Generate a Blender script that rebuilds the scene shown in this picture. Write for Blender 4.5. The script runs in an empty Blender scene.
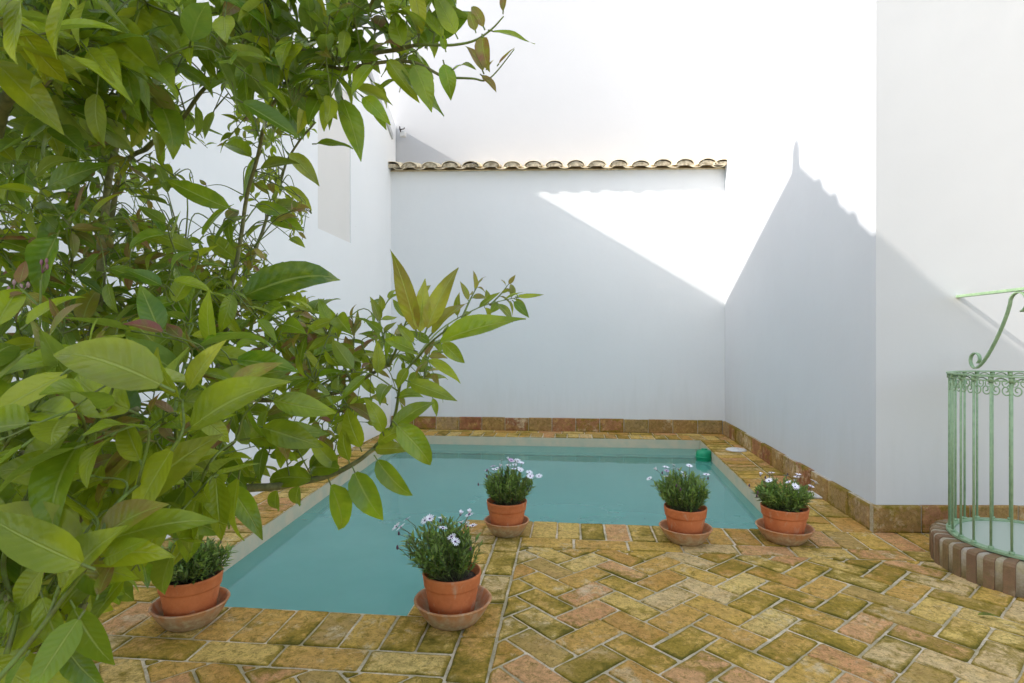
import bpy, bmesh, math, random
from mathutils import Vector, Matrix, noise

random.seed(7)
sc = bpy.context.scene
COL = sc.collection
PI = math.pi
H = 1.15                       # eye height, metres; masonry below is laid out in units of it
TH = math.radians(5.8)
CT, ST = math.cos(TH), math.sin(TH)
F = 560.0

# ------------------------------------------------------------------ helpers
class MB:
    """collects polygons for ONE mesh"""
    def __init__(s): s.v = []; s.f = []; s.m = []; s.c = []; s.uv = None; s.sm = []
    def add(s, vs, fs, mi=0, col=(.5, .5, 1, 1), smooth=False):
        b = len(s.v)
        s.v += [tuple(p) for p in vs]
        if isinstance(col, list): s.c += col
        else: s.c += [col] * len(vs)
        for f in fs:
            s.f.append(tuple(b + i for i in f)); s.m.append(mi); s.sm.append(smooth)
        return b
    def box(s, a, b, mi=0, col=(.5, .5, 1, 1)):
        x0, y0, z0 = a; x1, y1, z1 = b
        s.add([(x0,y0,z0),(x1,y0,z0),(x1,y1,z0),(x0,y1,z0),(x0,y0,z1),(x1,y0,z1),(x1,y1,z1),(x0,y1,z1)],
              [(0,3,2,1),(4,5,6,7),(0,1,5,4),(1,2,6,5),(2,3,7,6),(3,0,4,7)], mi, col)
    def prism(s, poly, z0, z1, mi=0, col=(.5, .5, 1, 1)):
        n = len(poly)
        vs = [(x, y, z0) for x, y in poly] + [(x, y, z1) for x, y in poly]
        fs = [tuple(range(n-1, -1, -1)), tuple(range(n, 2*n))] + [(i, (i+1) % n, n+(i+1) % n, n+i) for i in range(n)]
        s.add(vs, fs, mi, col)
    def tube(s, pts, r, n=8, mi=0, smooth=True, cap=True, closed=False, flat=1.0, col=(.5, .5, 1, 1)):
        pts = [Vector(p) for p in pts]
        rr = r if isinstance(r, (list, tuple)) else [r]*len(pts)
        L = len(pts); vs = []; up = None
        for i, p in enumerate(pts):
            if closed: t = pts[(i+1) % L] - pts[i-1]
            else: t = pts[min(i+1, L-1)] - pts[max(i-1, 0)]
            if t.length < 1e-9: t = Vector((0,0,1))
            t.normalize()
            if up is None: up = Vector((0,0,1)) if abs(t.z) < .9 else Vector((1,0,0))
            a = up - t*up.dot(t)
            if a.length < 1e-6: a = t.orthogonal()
            a.normalize(); up = a; b = t.cross(a)
            for k in range(n):
                an = 2*PI*k/n
                vs.append(p + a*math.cos(an)*rr[i] + b*math.sin(an)*rr[i]*flat)
        fs = []
        for i in range(L if closed else L-1):
            j = (i+1) % L
            for k in range(n): fs.append((i*n+k, i*n+(k+1) % n, j*n+(k+1) % n, j*n+k))
        if cap and not closed: fs += [tuple(range(n-1,-1,-1)), tuple(range((L-1)*n, L*n))]
        s.add(vs, fs, mi, col, smooth)
    def lathe(s, prof, c=(0,0,0), n=40, mi=0, smooth=True, close=False, wob=0.0, seed=0):
        vs = []
        for r, z in prof:
            for k in range(n):
                a = 2*PI*k/n
                w = 1 + wob*math.sin(2*a+seed) if wob else 1
                vs.append((c[0]+r*w*math.cos(a), c[1]+r*w*math.sin(a), c[2]+z))
        m = len(prof); fs = []
        for i in range(m if close else m-1):
            j = (i+1) % m
            for k in range(n): fs.append((i*n+k, i*n+(k+1) % n, j*n+(k+1) % n, j*n+k))
        s.add(vs, fs, mi, smooth=smooth)
    def scale(s, k): s.v = [(x*k, y*k, z*k) for x, y, z in s.v]; return s
    def build(s, name, mats, parent=None, off=(0,0,0), bevel=0, attr=True):
        me = bpy.data.meshes.new(name)
        o = bpy.data.objects.new(name, me)
        me.from_pydata([(x-off[0], y-off[1], z-off[2]) for x, y, z in s.v], [], s.f)
        for m in (mats if isinstance(mats, (list, tuple)) else [mats]): me.materials.append(m)
        me.polygons.foreach_set('material_index', s.m)
        me.polygons.foreach_set('use_smooth', s.sm)
        if attr:
            a = me.attributes.new('rnd', 'FLOAT_COLOR', 'POINT')
            a.data.foreach_set('color', [x for c in s.c for x in c])
        if s.uv:
            a = me.attributes.new('lf', 'FLOAT_VECTOR', 'POINT')
            a.data.foreach_set('vector', [x for c in s.uv for x in c])
        me.validate(); me.update()
        COL.objects.link(o)
        if parent: o.parent = parent
        if bevel:
            b = o.modifiers.new('bev', 'BEVEL'); b.width = bevel; b.segments = 2; b.limit_method = 'ANGLE'
        return o

def tag(o, label=None, cat=None, group=None, kind=None):
    if label: o['label'] = label
    if cat: o['category'] = cat
    if group: o['group'] = group
    if kind: o['kind'] = kind
    return o
def thing(name, loc, label, cat, group=None):
    o = bpy.data.objects.new(name, None); o.empty_display_size = .05
    COL.objects.link(o); o.location = loc
    return tag(o, label, cat, group)
def W(u, v, d):
    """a point of the place: seen at u, v from the eye and d metres away"""
    xc = (u-512)/F*d
    return Vector((xc*CT - d*ST, xc*ST + d*CT, H - (v-341.5)/F*d))
def PIX(p):
    xc = p[0]*CT + p[1]*ST; zc = p[1]*CT - p[0]*ST
    if zc < .05: return (-999, -999, zc)
    return (512+F*xc/zc, 341.5+F*(H-p[2])/zc, zc)

# ------------------------------------------------------------------ materials
def newmat(name):
    m = bpy.data.materials.new(name); m.use_nodes = True
    nt = m.node_tree; nt.nodes.clear()
    return m, nt
class N:
    def __init__(s, nt): s.nt = nt
    def n(s, t, **k):
        nd = s.nt.nodes.new(t)
        for a, b in k.items():
            if a == 'inp':
                for i, x in b.items():
                    if hasattr(x, 'is_output') or isinstance(x, bpy.types.NodeSocket): s.nt.links.new(x, nd.inputs[i])
                    else: nd.inputs[i].default_value = x
            else: setattr(nd, a, b)
        return nd
    def noise(s, vec, scale, detail=4, rough=.55, dist=0):
        return s.n('ShaderNodeTexNoise', inp={'Vector': vec, 'Scale': scale, 'Detail': detail, 'Roughness': rough, 'Distortion': dist}).outputs[0]
    def ramp(s, fac, stops, interp='LINEAR'):
        r = s.n('ShaderNodeValToRGB', inp={0: fac}); cr = r.color_ramp; cr.interpolation = interp
        while len(cr.elements) < len(stops): cr.elements.new(.5)
        for e, (p, c) in zip(cr.elements, stops):
            e.position = p; e.color = (c, c, c, 1) if isinstance(c, (int, float)) else (*c, 1)
        return r.outputs[0]
    def mix(s, fac, a, b, mode='MIX'):
        m = s.n('ShaderNodeMix', data_type='RGBA', blend_type=mode)
        for i, x in ((0, fac), (6, a), (7, b)):
            if isinstance(x, bpy.types.NodeSocket): s.nt.links.new(x, m.inputs[i])
            else: m.inputs[i].default_value = (*x, 1) if isinstance(x, tuple) and len(x) == 3 else x
        return m.outputs[2]
    def math(s, op, a, b=0.0, clamp=False):
        return s.n('ShaderNodeMath', operation=op, use_clamp=clamp, inp={0: a, 1: b}).outputs[0]
    def bump(s, h, strength=.3, dist=.01):
        return s.n('ShaderNodeBump', inp={'Height': h, 'Strength': strength, 'Distance': dist}).outputs[0]
    def out(s, sh): s.nt.links.new(sh, s.n('ShaderNodeOutputMaterial').inputs[0])
    def pbsdf(s, **k):
        return s.n('ShaderNodeBsdfPrincipled', inp={a.replace('_', ' '): b for a, b in k.items()}).outputs[0]
    def obj(s): return s.n('ShaderNodeNewGeometry').outputs['Position']

def plaster(name, base=(.83,.83,.83), dirt=.05):
    m, nt = newmat(name); q = N(nt); P = q.obj()
    a = q.noise(P, .9, 5); b = q.noise(P, 7, 5, .6); c = q.noise(P, 160, 3)
    sp = q.n('ShaderNodeTexVoronoi', inp={'Vector': P, 'Scale': 2.6}).outputs['Distance']
    col = q.mix(q.ramp(a, [(.35, 0.0), (.7, 1.0)]), base, tuple(x*(1-dirt) for x in base))
    col = q.mix(q.ramp(b, [(.55, 0.0), (.75, .35)]), col, tuple(x*(1-dirt*1.2) for x in base))
    col = q.mix(q.ramp(sp, [(.012, .45), (.022, 0.0)]), col, (.45, .42, .38))
    zed = q.n('ShaderNodeSeparateXYZ', inp={0: P}).outputs[2]
    run_ = q.noise(q.n('ShaderNodeMapping', inp={0: P, 3: (1, 1, .12)}).outputs[0], 11, 5, .6)
    low = q.math('ADD', zed, q.math('MULTIPLY', q.math('SUBTRACT', run_, .5), 1.3))
    col = q.mix(q.ramp(low, [(.10, .12), (.6, 0.0)]), col, (.42,.42,.34))
    col = q.mix(q.ramp(run_, [(.60, 0.0), (.78, .05)]), col, (.55,.53,.48))
    h = q.math('ADD', q.math('MULTIPLY', q.noise(P, 3.5, 4), 3.0), q.math('ADD', q.math('MULTIPLY', b, .8), q.math('MULTIPLY', c, .12)))
    q.out(q.pbsdf(Base_Color=col, Roughness=.85, Specular_IOR_Level=.2, Normal=q.bump(h, .07, .012)))
    return m

def brickmat(name, moss=.55, tint=None, scale=1.0, red=False):
    m, nt = newmat(name); q = N(nt); P = q.obj()
    at = q.n('ShaderNodeAttribute', attribute_name='rnd')
    sep = q.n('ShaderNodeSeparateColor', inp={0: at.outputs['Color']})
    r, g, e = sep.outputs[0], sep.outputs[1], sep.outputs[2]
    if red:
        stops = [(0, (.33,.20,.07)), (.2, (.36,.15,.08)), (.32, (.27,.075,.05)), (.5, (.36,.23,.09)), (.66, (.28,.10,.06)), (.78, (.33,.25,.11)), (.9, (.38,.27,.15)), (1, (.30,.2,.06))]
    else:
        stops = [(0, (.68,.43,.08)), (.14, (.78,.55,.15)), (.28, (.60,.32,.07)), (.40, (.80,.58,.19)), (.52, (.68,.40,.09)), (.62, (.74,.40,.18)), (.69, (.78,.58,.28)), (.76, (.50,.34,.10)), (.84, (.70,.35,.15)), (.91, (.72,.46,.10)), (1, (.84,.68,.36))]
    base = q.ramp(r, stops, 'CONSTANT')
    # per brick offset so patches break at the joints
    off = q.n('ShaderNodeVectorMath', operation='MULTIPLY_ADD', inp={0: at.outputs['Color'], 1: (7.3, 5.1, 0), 2: P}).outputs[0]
    n1 = q.noise(off, 7*scale, 6, .62); n2 = q.noise(off, 28*scale, 5, .7, .4); n3 = q.noise(P, 3.0*scale, 4, .6)
    n4 = q.noise(P, 210*scale, 3, .7)
    base = q.mix(q.ramp(n1, [(.36, 0.0), (.68, .8)]), base, q.mix(.5, base, (.62,.34,.14)))
    base = q.mix(q.ramp(q.noise(off, 11*scale, 5, .6), [(.5, 0.0), (.72, .6)]), base, (.76,.50,.15))
    base = q.mix(q.ramp(n2, [(.42, .75), (.56, 0.0)]), base, q.mix(.45, base, (.18,.11,.03)))
    # lime bloom
    lime = q.ramp(q.math('ADD', q.math('MULTIPLY', n3, .6), q.math('MULTIPLY', q.noise(off, 17*scale, 6, .7, .6), .5)), [(.60, 0.0), (.70, .75)])
    base = q.mix(lime, base, (.74,.60,.38))
    # moss and grime, heavier near the joints
    mm = q.math('ADD', q.math('MULTIPLY', q.noise(P, 4.2*scale, 6, .65, .3), .62), q.math('MULTIPLY', q.noise(P, 19*scale, 7, .78, .7), .45))
    mm = q.math('ADD', mm, q.math('MULTIPLY', q.math('SUBTRACT', 1.0, e), .085))
    mm = q.math('ADD', mm, q.math('MULTIPLY', q.math('SUBTRACT', g, .5), .14))
    t = .66 - moss*.16
    base = q.mix(q.ramp(mm, [(t-.015, 0.0), (t+.035, .66), (t+.14, .95)]), base, (.26,.185,.014))
    base = q.mix(q.ramp(mm, [(t+.075, 0.0), (t+.16, .85)]), base, (.10,.09,.012))
    pit = q.ramp(q.noise(P, 60*scale, 4, .75), [(.30, .8), (.40, 0.0)])
    base = q.mix(pit, base, (.09,.065,.02))
    base = q.mix(q.ramp(q.noise(P, 33*scale, 6, .8, 1.0), [(.38, .7), (.47, 0.0)]), base, (.16,.125,.018))
    base = q.mix(q.ramp(q.noise(off, 46*scale, 6, .8, 1.2), [(.36, .6), (.48, 0.0)]), base, (.20,.13,.02))
    base = q.mix(q.ramp(n4, [(.35, .35), (.6, 0.0)]), base, q.mix(.6, base, (.1,.07,.03)))
    if tint: base = q.mix(.72, base, tint)
    h = q.math('ADD', q.math('MULTIPLY', n1, 1.0), q.math('ADD', q.math('MULTIPLY', n2, .6), q.math('MULTIPLY', n4, .15)))
    q.out(q.pbsdf(Base_Color=base, Roughness=.85, Specular_IOR_Level=.12, Normal=q.bump(h, .95, .006)))
    return m

def mortarmat(name, c=(.60,.54,.44)):
    m, nt = newmat(name); q = N(nt); P = q.obj()
    a = q.noise(P, 5, 6, .65); b = q.noise(P, 90, 4, .7)
    col = q.mix(q.ramp(a, [(.38, 0.0), (.58, .85)]), c, (.40,.33,.17))
    col = q.mix(q.ramp(b, [(.4, .5), (.6, 0.0)]), col, (.27,.23,.14))
    q.out(q.pbsdf(Base_Color=col, Roughness=.9, Normal=q.bump(b, .6, .004)))
    return m

def simple(name, c, rough=.6, metal=0, var=.15, scale=20, bump=.1, c2=None, dist=.003):
    m, nt = newmat(name); q = N(nt); P = q.obj()
    a = q.noise(P, scale, 5, .6)
    col = q.mix(q.ramp(a, [(.4, 0.0), (.65, 1.0)]), c, c2 or tuple(x*(1-var) for x in c))
    q.out(q.pbsdf(Base_Color=col, Roughness=rough, Metallic=metal, Normal=q.bump(a, bump, dist)))
    return m

def terracotta(name, c=(.55,.19,.075), chalk=.3):
    m, nt = newmat(name); q = N(nt)
    tc = q.n('ShaderNodeTexCoord').outputs['Object']
    P = q.obj(); a = q.noise(P, 9, 6, .65); b = q.noise(P, 40, 5, .7); st = q.noise(q.n('ShaderNodeMapping', inp={0: P, 3: (1, 1, .35)}).outputs[0], 30, 5, .6, .6)
    col = q.mix(q.ramp(a, [(.36, 0.0), (.66, 1.0)]), c, (c[0]*.80, c[1]*.72, c[2]*.7))
    col = q.mix(q.ramp(b, [(.5, 0.0), (.7, .4)]), col, (c[0]*1.12, c[1]*1.3, c[2]*1.5))
    col = q.mix(q.ramp(st, [(.62-chalk*.3, 0.0), (.80-chalk*.3, .6)]), col, (.52,.40,.27))
    col = q.mix(q.ramp(q.noise(P, 16, 6, .7, .8), [(.58, 0.0), (.68, .45*min(1, chalk*2))]), col, (.16,.10,.035))
    if chalk > .3:
        zz = q.n('ShaderNodeSeparateXYZ', inp={0: P}).outputs[2]
        lo = q.math('ADD', q.math('MULTIPLY', zz, 14.0), q.math('MULTIPLY', q.math('SUBTRACT', a, .5), 1.6))
        col = q.mix(q.ramp(lo, [(.5, .9), (1.15, 0.0)]), col, q.mix(q.ramp(b, [(.35, 0.0), (.6, 1.0)]), (.50,.42,.25), (.36,.22,.11)))
    q.out(q.pbsdf(Base_Color=col, Roughness=.75, Specular_IOR_Level=.3, Normal=q.bump(q.math('ADD', b, st), .25, .003)))
    return m

M = {}
M['plaster'] = plaster('white_plaster', (.755,.755,.745), .03)
M['plaster_shade'] = plaster('shade_tinted_side_plaster', (.645,.66,.685), .05)  # bluish shade on the pool-side wall is put into this colour
M['plaster_bounce'] = plaster('bounce_tinted_front_plaster', (.675,.668,.65), .02)  # warm bounce light on the front wall is put into this colour
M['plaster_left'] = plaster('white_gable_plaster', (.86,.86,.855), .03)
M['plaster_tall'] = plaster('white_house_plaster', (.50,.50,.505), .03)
M['brick'] = brickmat('floor_brick', .58)
M['skirt'] = brickmat('skirting_brick', .20, red=True)
M['mortar'] = mortarmat('lime_mortar', (.84,.70,.50))
M['joint'] = mortarmat('pale_joint', (.62,.58,.52))
M['kerbbrick'] = brickmat('kerb_brick', .15, tint=(.20,.145,.09), red=True)
M['kerbjoint'] = mortarmat('kerb_joint', (.44,.39,.35))
M['render'] = simple('pool_rim_render', (.60,.50,.35), .8, var=.2, scale=9, bump=.3, c2=(.50,.47,.34))
M['tile'] = simple('barrel_tile_clay', (.86,.74,.52), .85, scale=14, bump=.4, c2=(.64,.52,.33))
M['tilemortar'] = simple('tile_end_mortar', (.60,.51,.36), .9, scale=22, bump=.5, c2=(.22,.17,.10))
M['pot'] = terracotta('terracotta_pot', (.62,.19,.062), .14)
M['saucer'] = terracotta('weathered_saucer', (.56,.27,.11), .52)
M['soil'] = simple('potting_soil', (.05,.033,.02), .95, scale=120, bump=1, c2=(.10,.07,.045), dist=.01)
M['green'] = simple('green_paint', (.30,.43,.25), .5, scale=30, bump=.25, c2=(.22,.34,.19))
M['white_plastic'] = simple('white_plastic', (.75,.74,.70), .45, var=.1)
M['green_plastic'] = simple('green_plastic', (.0,.30,.13), .35, var=.25, scale=8)
M['panel'] = plaster('beige_panel', (.76,.73,.69), .04)
M['grey'] = simple('grey_trim', (.50,.50,.50), .7, var=.1)
M['dark'] = simple('dark_iron', (.05,.04,.035), .6)
M['bark'] = simple('bark', (.24,.23,.09), .8, scale=60, bump=.6, c2=(.13,.13,.05), dist=.004)
M['twig'] = simple('green_twig', (.17,.24,.035), .55, scale=60, bump=.2, c2=(.12,.13,.03))
M['ground'] = simple('ground_earth', (.40,.34,.24), .95, scale=2, bump=.3, c2=(.30,.25,.16))

def leafmat(name, mature, fresh, yellow, red, veins=True, trans=.34, rough=.24):
    m, nt = newmat(name); q = N(nt); P = q.obj()
    at = q.n('ShaderNodeAttribute', attribute_name='rnd')
    sep = q.n('ShaderNodeSeparateColor', inp={0: at.outputs['Color']})
    r, age, yel = sep.outputs[0], sep.outputs[1], sep.outputs[2]
    col = q.mix(r, mature, fresh)
    col = q.mix(yel, col, yellow)
    blot = q.noise(P, 26, 4, .6)
    col = q.mix(q.ramp(blot, [(.42, 0.0), (.66, .5)]), col, q.mix(.5, col, yellow))
    col = q.mix(q.ramp(q.noise(P, 9, 3, .5), [(.42, .8), (.56, 0.0)]), col, q.mix(.6, col, (.015,.06,.008)))
    agef = q.math('MULTIPLY', age, q.ramp(q.noise(P, 34, 3, .6), [(.3, .35), (.55, 1.0)]))
    col = q.mix(agef, col, red)
    nrm = None
    if veins:
        lf = q.n('ShaderNodeSeparateXYZ', inp={0: q.n('ShaderNodeAttribute', attribute_name='lf').outputs['Vector']})
        s_, t_ = lf.outputs[0], lf.outputs[1]
        ab = q.math('ABSOLUTE', s_)
        mid = q.ramp(ab, [(.035, 1.0), (.09, 0.0)])
        ph = q.math('MULTIPLY', q.math('SUBTRACT', t_, q.math('MULTIPLY', ab, .16)), 62.0)
        sv = q.math('MULTIPLY', q.ramp(q.math('SINE', ph), [(.78, 0.0), (.98, 1.0)]), q.ramp(ab, [(.0, 1.0), (.95, .0)]))
        vein = q.math('MAXIMUM', mid, q.math('MULTIPLY', sv, .22))
        col = q.mix(q.math('MULTIPLY', vein, .75), col, q.mix(.6, col, (.50,.56,.14)))
        puff = q.math('SINE', ph)
        hh = q.math('SUBTRACT', q.math('MULTIPLY', puff, .13), q.math('MULTIPLY', mid, 1.2))
        hh = q.math('ADD', hh, q.math('MULTIPLY', q.noise(P, 55, 3), 1.6))
        nrm = q.bump(hh, .6, .0022)
    back = q.n('ShaderNodeNewGeometry').outputs['Backfacing']
    col = q.mix(q.math('MULTIPLY', back, .6), col, q.mix(.5, col, (.24,.33,.16)))
    tcol = q.mix(.55, col, (.50,.72,.04))
    pk = dict(Base_Color=col, Roughness=rough, Specular_IOR_Level=.45)
    if nrm: pk['Normal'] = nrm
    a = q.pbsdf(**pk)
    b = q.n('ShaderNodeBsdfTranslucent', inp={'Color': tcol}).outputs[0]
    q.out(q.n('ShaderNodeMixShader', inp={0: trans, 1: a, 2: b}).outputs[0])
    return m
M['leaf'] = leafmat('lemon_leaf', (.030,.105,.009), (.21,.38,.014), (.58,.58,.022), (.28,.06,.06))
M['dleaf'] = leafmat('daisy_leaf', (.060,.15,.025), (.22,.36,.06), (.42,.50,.12), (.12,.05,.06), veins=False, trans=.25, rough=.5)
M['petal'] = simple('white_petal', (.92,.90,.91), .6, var=.1, scale=60, c2=(.88,.80,.88))
M['petal_mauve'] = simple('mauve_petal', (.62,.42,.60), .6, scale=60, c2=(.40,.22,.38))
M['eye'] = simple('dark_flower_eye', (.10,.03,.12), .7)
M['bud'] = simple('bud', (.10,.045,.07), .7)
M['pinkbud'] = simple('pink_bud', (.36,.12,.17), .6, c2=(.45,.28,.28))
M['stalk'] = simple('stalk', (.12,.14,.05), .7)

# water: clear surface over a painted basin; tint is absorption
m, nt = newmat('pool_water'); q = N(nt); P = q.obj()
wv = q.noise(q.n('ShaderNodeMapping', inp={0: P, 3: (1, 2.2, 1)}).outputs[0], 2.2, 3, .5)
nr = q.bump(wv, .07, .02)
fr = q.n('ShaderNodeFresnel', inp={'IOR': 1.33, 'Normal': nr}).outputs[0]
tr = q.n('ShaderNodeBsdfTransparent', inp={0: (.62,.90,.90,1)}).outputs[0]
gl = q.n('ShaderNodeBsdfGlossy', inp={'Color': (1,1,1,1), 'Roughness': .02, 'Normal': nr}).outputs[0]
cl = q.noise(P, 1.1, 4, .6)
dfc = q.mix(q.ramp(cl, [(.35, 0.0), (.65, 1.0)]), (.15,.47,.40), (.19,.53,.455))
df = q.n('ShaderNodeBsdfDiffuse', inp={0: dfc}).outputs[0]
mk = q.n('ShaderNodeMixShader', inp={0: .54, 1: tr, 2: df}).outputs[0]
q.out(q.n('ShaderNodeMixShader', inp={0: fr, 1: mk, 2: gl}).outputs[0]); M['water'] = m
m, nt = newmat('pool_basin_paint'); q = N(nt); P = q.obj()
a = q.noise(P, 1.4, 6, .6); b = q.noise(P, 9, 5, .65, .6)
col = q.mix(q.ramp(a, [(.35, 0.0), (.65, 1.0)]), (.36,.62,.55), (.31,.57,.50))
col = q.mix(q.ramp(b, [(.56, 0.0), (.70, .35)]), col, (.24,.46,.44))
q.out(q.pbsdf(Base_Color=col, Roughness=.8)); M['basin'] = m
M['band'] = simple('reflection_strip', (.05,.14,.13), .5)  # dark reflection line at the water's edge, painted on the basin
m, nt = newmat('lid_glass'); q = N(nt)
q.out(q.pbsdf(Base_Color=(.40,.47,.38,1), Roughness=.28, Specular_IOR_Level=.8)); M['glass'] = m

# ------------------------------------------------------------------ setting (H units)
POOL = [(-1.60,2.0), (-.59,2.0), (-.57,3.11), (1.19,3.11), (1.325,5.86), (-1.82,5.86)]
WZ = -.095      # water level
# far ground: four sheets in one object, open where the pool is
g = MB(); B = 60; zg = -.03
for x0, y0, x1, y1 in ((-B,-B,B,1.3), (-B,6.2,B,B), (-B,1.3,-2.0,6.2), (1.6,1.3,B,6.2)):
    g.add([(x0,y0,zg),(x1,y0,zg),(x1,y1,zg),(x0,y1,zg)], [(0,1,2,3)])
tag(g.scale(H).build('ground', M['ground']), kind='structure')

def clip(poly, a, b, c):           # keep a*x+b*y <= c
    out = []
    for i in range(len(poly)):
        p, r = poly[i], poly[(i+1) % len(poly)]
        dp, dr = a*p[0]+b*p[1]-c, a*r[0]+b*r[1]-c
        if dp <= 0: out.append(p)
        if dp*dr < 0:
            t = dp/(dp-dr); out.append((p[0]+t*(r[0]-p[0]), p[1]+t*(r[1]-p[1])))
    return out
def area(p): return abs(sum(p[i][0]*p[(i+1) % len(p)][1]-p[(i+1) % len(p)][0]*p[i][1] for i in range(len(p))))/2
def inset(poly, d):
    n = len(poly)
    A = sum(poly[i][0]*poly[(i+1) % n][1]-poly[(i+1) % n][0]*poly[i][1] for i in range(n))
    if A < 0: poly = poly[::-1]
    out = poly
    for i in range(n):
        p, r = poly[i], poly[(i+1) % n]
        ex, ey = r[0]-p[0], r[1]-p[1]; L = math.hypot(ex, ey)
        if L < 1e-5: continue
        nx, ny = ey/L, -ex/L
        out = clip(out, nx, ny, nx*p[0]+ny*p[1]-d)
        if len(out) < 3: return []
    return out
rb = random.Random(3)
def paver(mb, poly, gap=.0038, top=0.0, edge=.016):
    if len(poly) < 3 or area(poly) < .0012: return
    jit = .0018
    p = inset(poly, gap+rb.uniform(0, .0018))
    if len(p) < 3: return
    p = [(x+rb.uniform(-jit, jit), y+rb.uniform(-jit, jit)) for x, y in p]
    # knock the corners off and make the edges a little uneven
    n = len(p); q2 = []
    for i in range(n):
        a, b, c = p[i-1], p[i], p[(i+1) % n]
        la = math.hypot(a[0]-b[0], a[1]-b[1]); lc = math.hypot(c[0]-b[0], c[1]-b[1])
        k = rb.uniform(.002, .007)
        if la > .03: q2.append((b[0]+(a[0]-b[0])*k/la, b[1]+(a[1]-b[1])*k/la))
        else: q2.append(b)
        if lc > .03:
            q2.append((b[0]+(c[0]-b[0])*k/lc, b[1]+(c[1]-b[1])*k/lc))
            ns = int(lc/.04)
            for j in range(1, ns):
                t = j/ns; nxx, nyy = -(c[1]-b[1])/lc, (c[0]-b[0])/lc; w = rb.uniform(-.0016, .0016)
                q2.append((b[0]+(c[0]-b[0])*t+nxx*w, b[1]+(c[1]-b[1])*t+nyy*w))
    p = q2
    r1, r2 = rb.random(), rb.random()
    cx = sum(x for x, y in p)/len(p); cy = sum(y for x, y in p)/len(p)
    tx, ty, dz = rb.gauss(0, .007), rb.gauss(0, .007), rb.uniform(-.0012, .0012)
    def zz(x, y): return top + dz + (x-cx)*tx + (y-cy)*ty
    def sh(k):
        o = []
        for x, y in p:
            d = math.hypot(x-cx, y-cy) or 1
            o.append((x-(x-cx)/d*k, y-(y-cy)/d*k))
        return o
    rings = [(p, -.022, 0.0), (p, -.0032, 0.0), (sh(.0035), 0.0, 0.0), (sh(edge), .0006, 1.0)]
    vs, cs = [], []; n = len(p)
    for ring, z, e in rings:
        for x, y in ring: vs.append((x, y, zz(x, y)+z)); cs.append((r1, r2, e, 1))
    fs = []
    for k in range(3):
        for i in range(n):
            j = (i+1) % n; fs.append((k*n+i, k*n+j, (k+1)*n+j, (k+1)*n+i))
    fs.append(tuple(range(3*n, 4*n)))
    mb.add(vs, fs, 0, cs)

pav = MB()
def run(p0, p1, nrm, length, pitch, jitter=.04):
    """a row of bricks along p0->p1, each reaching `length` in direction nrm"""
    dx, dy = p1[0]-p0[0], p1[1]-p0[1]; L = math.hypot(dx, dy); n = max(1, round(L/pitch))
    ts = [0]+[(i+rb.uniform(-jitter, jitter))/n for i in range(1, n)]+[1]
    for i in range(n):
        a = (p0[0]+dx*ts[i], p0[1]+dy*ts[i]); b = (p0[0]+dx*ts[i+1], p0[1]+dy*ts[i+1])
        l0 = length(ts[i]) if callable(length) else length
        l1 = length(ts[i+1]) if callable(length) else length
        paver(pav, [a, b, (b[0]+nrm[0]*l1, b[1]+nrm[1]*l1), (a[0]+nrm[0]*l0, a[1]+nrm[1]*l0)])
BW, BL = .128, .256
# front strip: headers at the water, then stretchers
run((-2.03,2.0), (-.366,2.0), (0,-1), .235, BW)
run((-2.03,1.765), (-.366,1.765), (0,-1), .124, BL)
# strip beside the inlet: headers then a column of stretchers down to the camera
run((-.59,2.0), (-.57,3.11), (1,0), lambda t: .222-.02*t, BW)
run((-.366,2.9), (-.366,-2.0), (1,0), .124, BL)
# far strip
run((-.57,3.11), (1.58,3.11), (0,-1), .255, BW)
run((-.242,2.855), (1.58,2.855), (0,-1), .13, BL)
run((1.58,3.13), (4.6,3.13), (0,-1), .275, BW)
run((1.58,2.855), (4.6,2.855), (0,-1), .13, BL)
run((1.58,3.13), (4.6,3.44), (0,1), .001, BW)
# right side of the pool
run((1.19,3.11), (1.325,5.86), (1,0), .245, BW)
run((1.435,3.11), (1.57,5.86), (1,0), lambda t: .165-.07*t, BL)
# back and left side
run((-1.82,5.86), (1.66,5.86), (0,1), .25, BW)
run((-1.82,6.11), (1.66,6.11), (0,1), .15, BL)
run((-1.60,2.0), (-1.82,5.86), (-1,0), lambda t: .25-.06*t, BW)
run((-1.85,2.0), (-2.01,5.86), (-1,0), lambda t: .18-.16*t, BL)
# herringbone field
c45 = math.sqrt(.5)
a_ = .114
def hb(ox, oy, lims):
    for m_ in range(-60, 61):
        for i in range(-60, 61):
            for (X0, Y0, w, h) in ((m_*4+i, i, 2, 1), (m_*4+i+2, i-1, 1, 2)):
                if abs(X0) > 64 or abs(Y0) > 64: continue
                pts = [(X0,Y0),(X0+w,Y0),(X0+w,Y0+h),(X0,Y0+h)]
                pts = [(ox+(x-y)*a_*c45, oy+(x+y)*a_*c45) for x, y in pts]
                cx, cy = pts[0]
                if cx < lims[0]-1 or cx > lims[1]+1 or cy < lims[2]-1 or cy > lims[3]+1: continue
                for A, Bc, Cc in ((-1,0,-lims[0]), (1,0,lims[1]), (0,-1,-lims[2]), (0,1,lims[3])):
                    pts = clip(pts, A, Bc, Cc)
                    if len(pts) < 3: break
                if len(pts) >= 3: paver(pav, pts)
hb(.35, 2.12, (-.242, 4.6, -1.2, 2.725))
hb(-.9, 1.2, (-2.03, -.366, -1.2, 1.641))
tag(pav.scale(H).build('brick_paving', M['brick']), kind='structure')
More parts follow.
